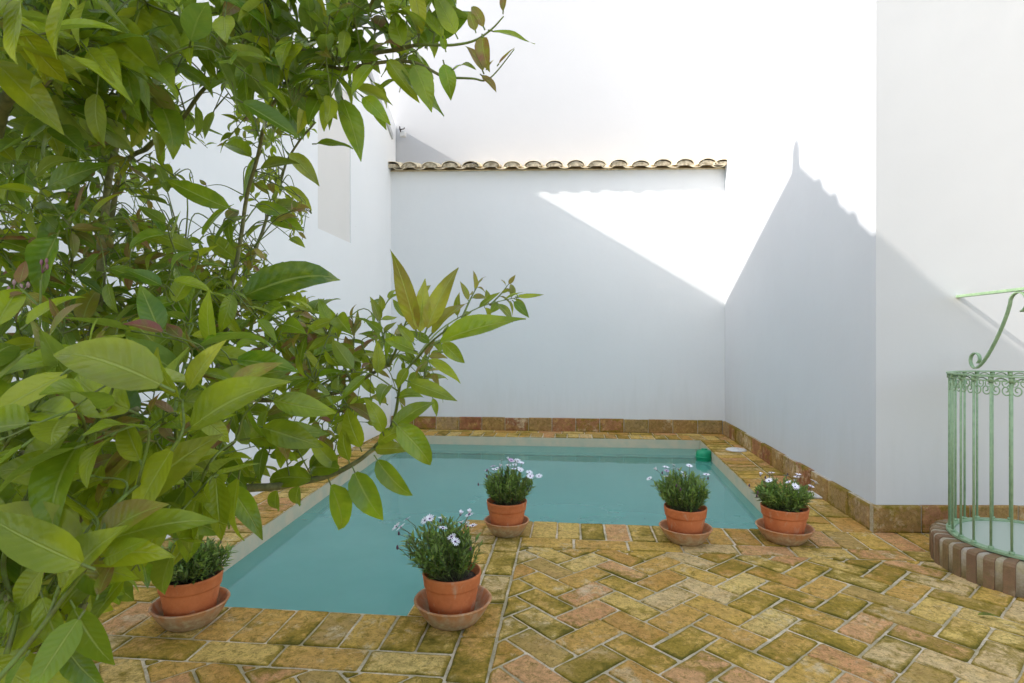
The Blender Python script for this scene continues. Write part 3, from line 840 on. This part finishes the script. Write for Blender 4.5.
potted(2, fl_(-.415,1.985), .121, .182, .160, .090, 0, 'bushy potted daisy leaning left, in its wide pale saucer at the inner pool corner', 'large pale saucer under the nearest pot, wider than its pot', 0, lean=(-.22,0), nfl=16, hplant=.215, spread=1.08)
potted(3, fl_(-.322,2.90), .121, .180, .136, .085, 0, 'potted daisy with a dense cap of white flowers, middle pot of the five', 'small reddish saucer under the middle pot with the dense flowers', 0, lean=(0,0), nfl=22, hplant=.20, spread=1.05)
potted(4, fl_(.583,2.885), .121, .180, .150, .085, 0, 'potted daisy with few thin flowers and long side stalks, second pot from the right', 'clay saucer under the left pot of the pair at the right', 0, lean=(-.08,0), nfl=12, hplant=.215, spread=1.1)
potted(5, fl_(1.078,2.94), .130, .180, .158, .085, 0, 'low potted daisy with large open white flowers, rightmost pot nearest the side wall', 'broad mottled saucer under the rightmost pot', 0, lean=(.02,0), nfl=16, hplant=.165, spread=1.05)

# fallen leaf on the floor
fb = MB(); fb.uv = []
leafgeo(fb, (0,0,.006), Vector((1,-.15,.12)), Vector((0,0,1)), .085, .03, .6, .5, (.05,.25,0,1))
o = fb.build('fallen_leaf', M['leaf']); o.location = W(978, 617, 560*H/276)-Vector((0,0,0)); o.location.z = .004
tag(o, 'curled dark green leaf fallen on the brick floor in front of the well', 'leaf')

# ------------------------------------------------------------------ lemon tree
RT = random.Random(42)
tree = thing('lemon_tree', (-1.42, 1.18, 0), 'leafy lemon tree in the left foreground with glossy green leaves and purplish young shoots', 'tree')
TL = Vector(tree.location)
nodes = []          # (point, radius)
wood = MB(); twig = MB(); leaves = MB(); leaves.uv = []; young = MB(); young.uv = []; buds = MB()
def spline(pts, n=6):
    pts = [Vector(p) for p in pts]; out = []
    P_ = [pts[0]*2-pts[1]]+pts+[pts[-1]*2-pts[-2]]
    for i in range(1, len(P_)-2):
        for k in range(n):
            t = k/n; a, b, c, d = P_[i-1], P_[i], P_[i+1], P_[i+2]
            out.append(.5*((2*b)+(c-a)*t+(2*a-5*b+4*c-d)*t*t+(3*b-a-3*c+d)*t**3))
    out.append(pts[-1]); return out
def limb(pts, r0, r1, mb=None, n=7):
    s_ = spline(pts, 7); L = len(s_)
    s_ = [p+Vector((noise.noise(p*9), noise.noise(p*9+Vector((5,0,0))), noise.noise(p*9+Vector((0,7,0)))))*.012 for p in s_]
    (mb or wood).tube(s_, [r0+(r1-r0)*i/(L-1) for i in range(L)], n)
    for i, p in enumerate(s_): nodes.append(p)
    return s_

def bound(v):
    T = [(-80,470),(0,462),(40,450),(70,440),(90,430),(110,395),(130,360),(160,325),(185,308),(215,325),(262,328),(285,312),(300,330),(318,365),(335,460),(360,458),(385,462),(410,440),(430,432),(455,405),(468,330),(500,258),(520,252),(535,235),(550,205),(560,178),(572,148),(590,132),(610,122),(630,100),(650,86),(683,78),(760,60)]
    for (a, b_) in zip(T, T[1:]):
        if a[0] <= v <= b_[0]: return a[1]+(b_[1]-a[1])*(v-a[0])/(b_[0]-a[0])
    return 60
# openings through which the white wall shows
GAPS = [(205,100,30,16),(240,160,26,16),(205,215,26,26),(166,205,14,12),(262,225,22,26),(125,205,18,12),(190,160,22,16),(290,270,22,26),(225,185,22,18),(332,215,26,60),(320,262,24,30),(140,150,12,9),(300,165,24,30),(130,365,9,10),(45,375,8,7),(150,70,10,7)]
def ok(p, slack=0, gaps=True):
    u, v, z = PIX(p)
    if z < .42: return False
    if u > bound(v)+slack: return False
    if gaps:
        for gu, gv, ru, rv in GAPS:
            if ((u-gu)/ru)**2+((v-gv)/rv)**2 < 1: return False
    return True

def put_leaf(p, d, L, age=0.0, mb=None, tone=None, yel=None, curl=None, up=None, width=None, check=None, flat=False):
    d = d.normalized()
    if check is not None:
        tip = p+d*L*.9
        if not ok(tip, check) or not ok(p+d*L*.5, check): return False
    # petiole
    pe = p+d*L*.13
    twig.tube([p, pe], .0011+L*.006, 4, cap=False)
    if up is None:
        up = Vector((RT.uniform(-.7,.7), RT.uniform(-1.3,.15), .75))
    if curl is None: curl = RT.uniform(.0,1.5)
    if width is None: width = RT.uniform(.36,.50)
    col = (RT.random() if tone is None else tone, age, (RT.random()**2.2*.85 if yel is None else yel), 1)
    leafgeo(mb or leaves, pe, d, up, L, L*width, curl, RT.uniform(.15,.6), col, rows=8, cols=4, wave=RT.uniform(0,1.3), ph=RT.uniform(0,6), yaw=RT.uniform(-.3,.3))
    return True

def shoot(pts, nl, L, age=0.0, r0=.004, r1=.0016, start=.25, check=None, tone=None, yel=None, droop=.25, curl=None, upw=0.0, spreadk=1.0, twigmb=None, addnodes=False, terminal=True):
    s_ = spline(pts, 6); n_ = len(s_); last = 0
    if addnodes: nodes.extend(s_)
    ang = RT.uniform(0, 6.28)
    for j in range(nl):
        t = start+(1-start)*(j+RT.uniform(0,.5))/nl; t = min(t, .999)
        x = t*(n_-1); i = int(x); p = s_[i].lerp(s_[min(i+1, n_-1)], x-i)
        ax = (s_[min(i+1, n_-1)]-s_[max(i-1, 0)]).normalized()
        ang += 2.4+RT.uniform(-.3,.3)
        o1 = ax.orthogonal().normalized(); o2 = ax.cross(o1)
        d = ax*RT.uniform(.35,.8)+(o1*math.cos(ang)+o2*math.sin(ang))*spreadk+Vector((0,0,upw-droop*RT.random()))
        l = L*RT.uniform(.72,1.15)*(1-.3*max(0, t-.7)/.3*(1 if age > .3 else .4))
        ag = max(0, min(1, age+RT.uniform(-.25,.25))) if age > 0 else (RT.uniform(.3,.8) if RT.random() < .04 else 0)
        if put_leaf(p, d, l, ag, tone=None if tone is None else min(1, max(0, tone+RT.uniform(-.25,.25))), yel=yel if yel is None else max(0, min(1, yel+RT.uniform(-.2,.25))), curl=curl, check=check): last = max(last, i+1)
    if terminal and put_leaf(s_[-1], (s_[-1]-s_[-3]), L*.8, age, check=check, yel=yel): last = n_-1
    if last > 0:
        e_n = min(n_, last+2)
        (twigmb or twig).tube(s_[:e_n], [r0+(r1-r0)*i/(n_-1) for i in range(e_n)], 6)
    return s_

# trunk and limbs
base = Vector((-1.42,1.18,0))
limb([base, base+Vector((.02,.02,.35)), base+Vector((.05,.05,.70))], .052, .040, n=12)
fork = base+Vector((.05,.05,.70))
limb([fork, W(30,520,1.45), W(60,420,1.35), W(95,330,1.3)], .022, .010)
limb([W(95,330,1.3), W(106,215,1.35), W(118,140,1.4), W(132,85,1.4), W(150,-60,1.4)], .010, .005)
limb([W(95,330,1.3), W(118,175,1.45), W(150,148,1.45), W(180,118,1.4), W(212,82,1.35), W(255,30,1.3)], .007, .004)
limb([fork, W(60,560,1.3), W(110,500,1.25), W(170,505,1.25), W(235,492,1.28), W(285,484,1.3), W(324,477,1.32), W(351,462,1.33), W(372,448,1.34)], .016, .0045)
limb([fork, W(0,480,1.15), W(40,440,.95), W(95,420,.85), (W(140,410,.8))], .014, .004)
limb([fork, W(-60,430,1.2), W(-40,250,1.1), W(0,115,.95), W(35,90,.9), W(60,65,.9)], .020, .006)
limb([fork, W(-100,400,1.3), W(-90,150,1.2), W(-30,-20,1.1), W(120,-40,1.1), W(280,-10,1.15)], .020, .006)
limb([W(60,420,1.35), W(150,420,1.5), W(230,400,1.55), W(300,400,1.55), W(353,385,1.5), W(389,366,1.45)], .010, .004)
limb([W(170,505,1.25), W(210,400,1.35), W(228,310,1.4), W(246,215,1.45), W(256,165,1.4), W(268,120,1.35), W(285,85,1.3)], .0065, .0035)
limb([W(228,310,1.4), W(240,285,1.55), W(268,215,1.75), W(285,170,1.8), W(312,120,1.7)], .006, .003)
limb([W(255,30,1.3), W(330,60,1.2), W(385,52,1.15), W(412,47,1.12)], .006, .0038)
limb([fork, W(20,620,1.0), W(60,640,.85), W(85,600,.8)], .012, .004)
limb([W(0,480,1.15), W(-20,560,.8), W(10,600,.7), W(45,560,.68)], .010, .004)
limb([W(285,85,1.3), W(310,62,1.2), W(350,70,1.15), W(400,62,1.15), W(440,78,1.12)], .005, .003)

# ---- shoots one can pick out in the photograph
# upper right tip
s = limb([W(412,47,1.12), W(440,42,1.1), W(470,38,1.1), W(490,28,1.1), W(505,15,1.1)], .0034, .0014, twig)
def pl(u0, v0, u1, v1, d, age=0, dz=0.0, **k):
    k.setdefault('up', Vector((RT.uniform(-.45,.45), RT.uniform(-1.1,-.5), .55)))
    a = W(u0, v0, d); b_ = W(u1, v1, d+dz); put_leaf(a, b_-a, (b_-a).length*1.0, age, **k)
pl(445,40,424,10,1.10, tone=.8, yel=.3); pl(458,39,436,-6,1.1, .0,-.02, tone=.7, yel=.4); pl(485,30,472,2,1.1,.75); pl(482,34,484,64,1.1,.95,-.02, yel=.3)
pl(488,30,530,40,1.1,0,.02, tone=.5, yel=.35, curl=.2, width=.3); pl(503,14,504,-14,1.1,.9, width=.3); pl(476,33,470,12,1.1,.5)
s = limb([W(455,78,1.12), W(472,74,1.1), W(484,75,1.1), W(495,68,1.1), W(512,48,1.1)], .0025, .0010, twig)
pl(484,74,471,44,1.1,.75); pl(480,74,497,88,1.1,.7, yel=.3); pl(497,66,512,48,1.1,.95, width=.2); pl(486,70,492,60,1.1,.8, width=.25)
pl(443,60,452,94,1.1, 0,0, tone=.75, yel=.1, width=.5); pl(446,52,442,34,1.1,0, tone=.6); pl(452,70,470,60,1.1,.1,.04)
pl(385,55,412,98,1.12, tone=.6); pl(398,60,436,110,1.13, tone=.4, yel=.15); pl(412,60,432,104,1.1, tone=.8, yel=.3); pl(360,60,345,78,1.1, tone=.3)
pl(375,62,350,88,1.1,0,-.03, tone=.6); pl(372,98,384,126,1.12, tone=.5, yel=.2, width=.38); pl(340,92,362,152,1.15, tone=.55); pl(355,70,320,78,1.15)
pl(405,50,390,12,1.1, yel=.2); pl(425,48,462,8,1.12, 0,.05, tone=.5); pl(355,112,412,118,1.2, 0, -.03, tone=.4, yel=.1) if False else None
pl(312,144,348,143,1.4, tone=.6, yel=.2, width=.36)
# small tree-side leaves of the middle
for (u0,v0,u1,v1,d) in ((256,170,290,160,1.45),(262,150,240,200,1.45),(250,205,292,214,1.5),(248,215,210,232,1.4),(255,160,222,135,1.4),(240,262,205,235,1.5),(268,215,300,228,1.7),(262,212,300,200,1.7),(285,150,318,180,1.7),(280,185,312,205,1.7),(245,240,262,222,1.5),(232,300,330,262,1.35),(235,300,278,300,1.4)):
    pl(u0,v0,u1,v1,d, RT.choice([0,0,0,.2]), RT.uniform(-.05,.05), yel=RT.uniform(0,.5))
pl(200,240,226,205,1.2,0,0,tone=.3,yel=.2); pl(238,212,164,182,1.05,0,0,tone=.35,yel=.15,curl=.5,width=.28); pl(192,322,155,300,1.1)
# mid right cluster around the two stems
s1 = limb([W(372,448,1.34), W(388,430,1.34), W(398,396,1.3), W(408,370,1.25), W(424,354,1.2), W(450,328,1.15)], .0045, .002, twig)
shoot([W(389,366,1.45), W(398,345,1.42), W(406,322,1.4), W(418,300,1.4)], 7, .058, .35, yel=.4, upw=.15)
pl(430,346,512,312,1.12,0,-.04, tone=.55, yel=.25, curl=.25, width=.30); pl(418,340,400,258,1.1,.55,-.02, yel=.6, width=.26, curl=-.2); pl(424,336,449,272,1.1,.35,0, yel=.7, width=.3, curl=.3)
pl(420,338,422,285,1.1,.25,0, yel=.7, width=.34); pl(428,338,462,300,1.12,.45,.02, yel=.6, width=.36); pl(415,345,398,325,1.15, 0, .02, yel=.5)
pl(440,340,462,362,1.15,0,0, yel=.4); pl(424,358,460,376,1.2,0,0,yel=.5,width=.3); pl(405,380,448,398,1.2,0,-.05,yel=.45,width=.32,curl=1.3); pl(410,366,396,385,1.22,0,0,yel=.5); pl(418,352,385,338,1.25,0,0,yel=.35)
s = shoot([W(408,368,1.42), W(440,330,1.7), W(478,308,1.9), W(505,300,2.0), W(522,297,2.05)], 15, .075, .12, start=.3, droop=.5, tone=.35, yel=.25, r0=.003, r1=.0012)
shoot([W(462,318,1.8), W(470,300,1.85), W(478,285,1.9)], 5, .06, .7, start=.4)
shoot([W(490,305,1.95), W(500,295,2.0), W(508,285,2.0)], 4, .05, .75, start=.4)
pl(515,297,541,296,2.0,0,0,tone=.4,width=.3); pl(512,300,528,315,2.0,0,0,tone=.3)
shoot([W(389,366,1.45), W(384,340,1.6), W(380,318,1.7), W(388,300,1.75)], 11, .07, .1, start=.15, tone=.4, yel=.35)
shoot([W(353,385,1.5), W(352,362,1.55), W(354,340,1.6), W(353,322,1.6)], 8, .06, .9, start=.25, upw=.5, spreadk=.6)
shoot([W(353,385,1.5), W(340,360,1.5), W(322,345,1.5), W(310,330,1.5)], 7, .075, .1, yel=.4)
shoot([W(300,400,1.55), W(330,380,1.6), W(365,372,1.6), W(385,350,1.65)], 11, .07, .1, yel=.2, tone=.3)
shoot([W(230,400,1.55), W(270,378,1.5), W(300,362,1.45), W(330,352,1.4)], 9, .085, .1, yel=.35)
# lower branch: large leaves that hang over the water
for a in ((328,478,350,532,1.25,0,.03),(352,466,376,520,1.25,0,.04),(374,455,404,498,1.25,0,.1),(345,470,300,462,1.28,0,.1),(362,452,345,410,1.3,0,.55),(384,436,372,400,1.28,0,.5),(388,430,428,400,1.27,0,.3),(392,420,434,462,1.25,0,.1),(372,450,402,446,1.3,.3,.2),(375,445,400,425,1.3,.1,.4),(318,480,262,472,1.3,0,.3),(300,483,292,510,1.32,0,.1),(278,487,272,515,1.32,0,.1),(290,484,300,458,1.35,0,.2),(310,480,330,455,1.35,0,.2),(262,490,245,470,1.35,0,.2),(340,470,310,440,1.3,0,.6),(350,464,338,430,1.3,.0,.6),(388,405,372,392,1.3,.3,.4),(395,398,420,390,1.3,0,.3),(380,425,352,400,1.35,.6,.2),(300,410,268,420,1.35,0,.2)):
    pl(a[0],a[1],a[2],a[3],a[4],a[5],RT.uniform(-.04,.04), tone=RT.uniform(.3,.9), yel=a[6]*.8+.1, curl=RT.uniform(.9,2.2), width=RT.uniform(.36,.46))
# big foreground leaves, lower left
for a in ((175,392,58,335,.62,.2,.7),(140,415,62,382,.66,0,.5),(178,440,128,520,.66,0,.85),(180,435,268,372,.70,0,.65),(176,400,240,405,.72,.1,.5),(182,402,150,360,.7,.1,.8),(185,395,215,345,.72,.15,.95),(195,398,282,365,.95,0,.35),(205,410,290,372,1.0,0,.5),
          (80,425,0,488,.62,.15,.45),(90,420,40,352,.8,.2,.6),(88,430,150,440,.7,.5,.3),(95,570,-20,520,.55,0,.75),(95,555,0,500,.58,.2,.6),(92,545,150,500,.62,.6,.2),(118,510,205,438,.72,.2,.6),(150,520,95,545,.66,.1,.6),(170,505,140,560,.7,0,.75),(190,480,150,540,.8,.0,.5),
          (215,470,222,535,.85,0,.55),(232,470,205,520,.9,0,.5),(240,470,228,540,.85,0,.6),(205,470,180,555,.8,0,.5),(225,480,262,530,1.0,0,.2),(175,545,155,600,.8,0,.5),(85,610,30,690,.55,0,.25),(70,600,105,665,.62,0,.3),(60,610,0,640,.6,0,.4),(100,560,138,545,.6,0,.3),(88,560,125,580,.65,0,.4),
          (50,560,10,610,.6,0,.5),(40,590,60,650,.6,0,.2),(10,600,-30,660,.6,0,.3),(60,640,95,690,.65,0,.15),(30,650,0,700,.6,0,.1),(105,585,80,540,.62,.9,0),(96,600,112,560,.6,.9,0),
          (60,440,10,400,.8,0,.8),(20,330,75,290,.85,0,.7),(45,345,72,300,.8,.7,.2),(100,360,160,345,.9,0,.5),(265,398,330,414,1.05,0,.45),(255,425,315,444,1.05,0,.4),(240,440,318,428,1.05,.0,.45),(330,395,262,408,1.2,.6,.2)):
    pl(a[0],a[1],a[2],a[3],a[4],a[5],RT.uniform(-.05,.05), tone=RT.uniform(.1,.95), yel=min(.9, a[6]*RT.uniform(.5,1.05)), curl=RT.uniform(.2,1.2), width=RT.uniform(.34,.45))
for a in ((100,425,60,400,.7,1,0),(108,430,135,418,.7,1,0),(104,428,112,405,.7,.95,0),(104,432,96,455,.7,1,0),(150,420,152,398,.75,1,0),(140,450,82,505,.68,.75,.1),(160,425,100,470,.7,.7,.2),(62,325,52,300,.85,.8,0),(200,405,250,395,.8,.8,.1),(225,385,275,362,.85,.6,.4),(75,215,85,185,1.2,1,0),(105,205,120,190,1.2,1,0),(140,222,138,205,1.2,.9,0),(108,240,104,222,1.2,1,0),(130,265,165,250,1.2,.7,.3),(150,270,160,290,1.2,.8,.1),(185,275,205,262,1.2,.8,.2)):
    pl(a[0],a[1],a[2],a[3],a[4],a[5],RT.uniform(-.04,.04), tone=RT.random(), yel=a[6], width=RT.uniform(.24,.34))
# stems of the foreground shoots
for pts in ([(45,575,.7),(60,560,.66),(95,545,.62),(115,500,.64),(150,470,.68),(178,430,.68),(185,395,.72)], [(10,600,.7),(5,560,.7),(25,520,.68),(90,425,.66),(98,400,.68),(75,375,.75)], [(-20,700,.55),(30,640,.58),(72,590,.6),(96,560,.6),(110,540,.62)],
            [(5,655,.6),(22,590,.62),(35,560,.62),(60,520,.62)], [(20,420,.9),(30,360,.9),(38,320,.9),(42,280,.9)], [(210,455,1.0),(232,440,.98),(240,415,.97),(260,395,.95)], [(205,475,.9),(215,460,.9),(235,440,.95)], [(178,440,.8),(182,360,1.0),(188,320,1.1),(184,250,1.25)]):
    limb([W(*p) for p in pts], .0030, .0014, twig)

# ---- filler shoots grown from the nearest limb
def grow(cnt, ur, vr, dr, L, nl, age=.0, agep=.0, margin=18, yel=None, tone=None, tries=60, gaps=True, slack=8, upw=0):
    made = 0
    for _ in range(cnt*tries):
        if made >= cnt: break
        u, v = RT.uniform(*ur), RT.uniform(*vr); d = RT.uniform(*dr)
        T = W(u, v, d)
        if u > bound(v)-margin or (gaps and not ok(T)): continue
        best = min(nodes, key=lambda p: (p-T).length_squared)
        dist = (best-T).length
        if dist > .55: continue
        q0 = best; mid = q0.lerp(T, .5)+Vector((RT.uniform(-.04,.04), RT.uniform(-.04,.04), .03+RT.uniform(0,.04)))
        if dist < .08:
            q0 = best; T = T+(T-best).normalized()*.06
        ag = RT.uniform(.5,1) if RT.random() < agep else age
        k = max(3, int(nl*min(1.3, .5+dist/.3)))
        shoot([q0, mid, T], k, L*RT.uniform(.85,1.15)*(.7 if ag > .4 else 1), ag, r0=.0020, r1=.0009, check=slack, start=.12 if dist > .15 else .05, yel=yel, tone=tone, upw=upw)
        made += 1
        if made % 3 == 0: nodes.append(T)
grow(78, (-90,230), (350,690), (.85,1.25), .10, 6, agep=0.08, tone=.45)
grow(68, (-90,230), (330,690), (1.2,1.7), .09, 6, agep=0.06, tone=.15, yel=.05)  # rear leaves toned darker: shade inside the crown put into their colour
grow(34, (-60,150), (380,700), (.62,.85), .105, 5, agep=0.07, yel=.4)
grow(71, (-90,210), (150,350), (1.0,1.5), .07, 7, agep=0.21, tone=.4)
grow(58, (-90,160), (130,370), (1.5,2.0), .075, 7, agep=0.07, tone=.2, yel=.1)  # deep leaves again coloured dark to stand for crown shade
grow(68, (-90,300), (-70,130), (.95,1.35), .10, 6, agep=0.04, tone=.45)
grow(51, (-90,130), (-70,160), (1.3,1.7), .09, 7, tone=.2, yel=.1)  # upper rear leaves, depth shade put into their tone
grow(24, (-90,120), (-70,90), (.75,.95), .105, 5, tone=.6, yel=.5)
grow(51, (250,440), (-60,100), (1.05,1.3), .085, 6, agep=0.05, tone=.5)
grow(51, (130,310), (60,330), (1.3,1.8), .055, 7, agep=0.21, tone=.5, yel=.35, slack=4)
grow(27, (240,330), (150,300), (1.6,2.0), .04, 8, age=.05, yel=.6, slack=4, upw=.5)
grow(51, (180,330), (310,480), (1.2,1.6), .08, 6, agep=0.14, yel=.3)
grow(24, (300,440), (330,450), (1.35,1.7), .065, 6, agep=0.21, yel=.3, slack=0)
for a in ((28,-14,4,52,.72,0,.7),(78,-16,50,46,.74,0,.8),(88,-5,72,42,.8,0,.6),(20,-10,-30,40,.7,0,.4),(100,40,138,72,1.0,0,.4),(95,20,155,70,.95,0,.5),(120,0,180,40,1.0,0,.4),(0,60,-20,110,.9,0,.3),(60,120,10,150,.95,0,.1),(30,160,20,205,1.0,0,0),(60,230,30,290,1.0,0,0),(60,210,45,260,1.05,0,0),(40,190,95,165,1.1,0,0),(62,105,110,128,1.0,0,0)):
    pl(a[0],a[1],a[2],a[3],a[4],a[5],RT.uniform(-.04,.04), tone=RT.uniform(.2,.8), yel=a[6], curl=RT.uniform(.2,.9), width=RT.uniform(.42,.54))
grow(60, (120,310), (90,330), (1.3,1.9), .05, 8, agep=0.21, tone=.5, yel=.4, slack=2)
grow(30, (60,240), (170,340), (1.3,1.8), .06, 7, agep=0.21, tone=.4, yel=.3, slack=2)
grow(16, (240,335), (120,320), (1.5,1.9), .042, 9, agep=0.12, yel=.5, tone=.6, slack=4, gaps=False)
grow(40, (90,330), (-20,110), (1.05,1.45), .09, 7, agep=0.06, tone=.55, yel=.3, gaps=False)
grow(16, (300,450), (-60,90), (1.05,1.3), .085, 6, tone=.4)
for _ in range(70):     # narrow reddish and lime tip leaves scattered through the middle of the crown
    u, v, d_ = RT.uniform(60,320), RT.uniform(120,350), RT.uniform(1.2,1.7)
    T = W(u, v, d_)
    if not ok(T): continue
    bq = min(nodes, key=lambda p: (p-T).length_squared)
    if (bq-T).length > .3: continue
    shoot([bq, bq.lerp(T, .5)+Vector((0,0,.02)), T], 5, .045, RT.choice([0,.9,.6,.2]), r0=.0018, r1=.0008, upw=.4, yel=.6, start=.45, spreadk=.6, check=2)
grow(26, (-60,200), (380,690), (.72,.95), .070, 7, agep=.16, tone=.5, yel=.35)
grow(14, (-60,200), (180,360), (.95,1.25), .055, 7, agep=.5, tone=.5, yel=.35)
# clusters of pink flower buds
for (u, v, d) in ((14,287,.95),(42,262,1.0),(160,328,1.3)):
    c_ = W(u, v, d)
    buds = MB()
    for k in range(5):
        p = c_+Vector((RT.gauss(0,.008), RT.gauss(0,.008), RT.gauss(0,.008)))
        buds.lathe([(0,-.004),(.0024,-.001),(.003,.002),(.0016,.006),(0,.007)], p, 7)
        buds.tube([c_+Vector((0,0,-.02)), p], .0007, 4)
    buds.build('flower_cluster', M['pinkbud'], tree, TL)

# ---- many small green thorns/twiglets on the fine wood are left to the twig mesh
wood.build('trunk', M['bark'], tree, TL)
twig.build('twigs', M['twig'], tree, TL)
leaves.build('crown', M['leaf'], tree, TL)
print('leaves', len(leaves.f)//32)

# ------------------------------------------------------------------ light, sky, camera
d = Vector((1, .30, -.754)).normalized()
su = bpy.data.lights.new('sun', 'SUN'); su.energy = 2.0; su.angle = math.radians(.53); su.color = (1, .955, .90)
so = bpy.data.objects.new('sun', su); COL.objects.link(so); so.rotation_euler = d.to_track_quat('-Z', 'Y').to_euler(); so.location = (-6,-3,8)
w = bpy.data.worlds.new('World'); sc.world = w; w.use_nodes = True
nt = w.node_tree; bg = nt.nodes['Background']; sky = nt.nodes.new('ShaderNodeTexSky'); sky.sky_type = 'NISHITA'; sky.sun_disc = False
sky.sun_elevation = math.asin(-d.z); sky.sun_rotation = math.atan2(-d.x, -d.y) % (2*PI); sky.dust_density = 2.0; sky.air_density = 1.1
hsv = nt.nodes.new('ShaderNodeHueSaturation'); hsv.inputs['Saturation'].default_value = .68
nt.links.new(sky.outputs[0], hsv.inputs['Color']); nt.links.new(hsv.outputs[0], bg.inputs[0]); bg.inputs[1].default_value = .15
cam = bpy.data.cameras.new('camera'); co = bpy.data.objects.new('camera', cam); COL.objects.link(co); sc.camera = co
cam.sensor_width = 36; cam.lens = 36*F/1024; cam.clip_start = .05; cam.clip_end = 500
co.location = (0, 0, H); co.rotation_euler = (PI/2, 0, TH)
cam.dof.use_dof = True; cam.dof.focus_distance = 2.6; cam.dof.aperture_fstop = 16
sc.view_settings.view_transform = 'Standard'; sc.view_settings.look = 'None'; sc.view_settings.exposure = 1.5; sc.view_settings.gamma = 1
sc.cycles.max_bounces = 10; sc.cycles.diffuse_bounces = 6; sc.cycles.transparent_max_bounces = 8
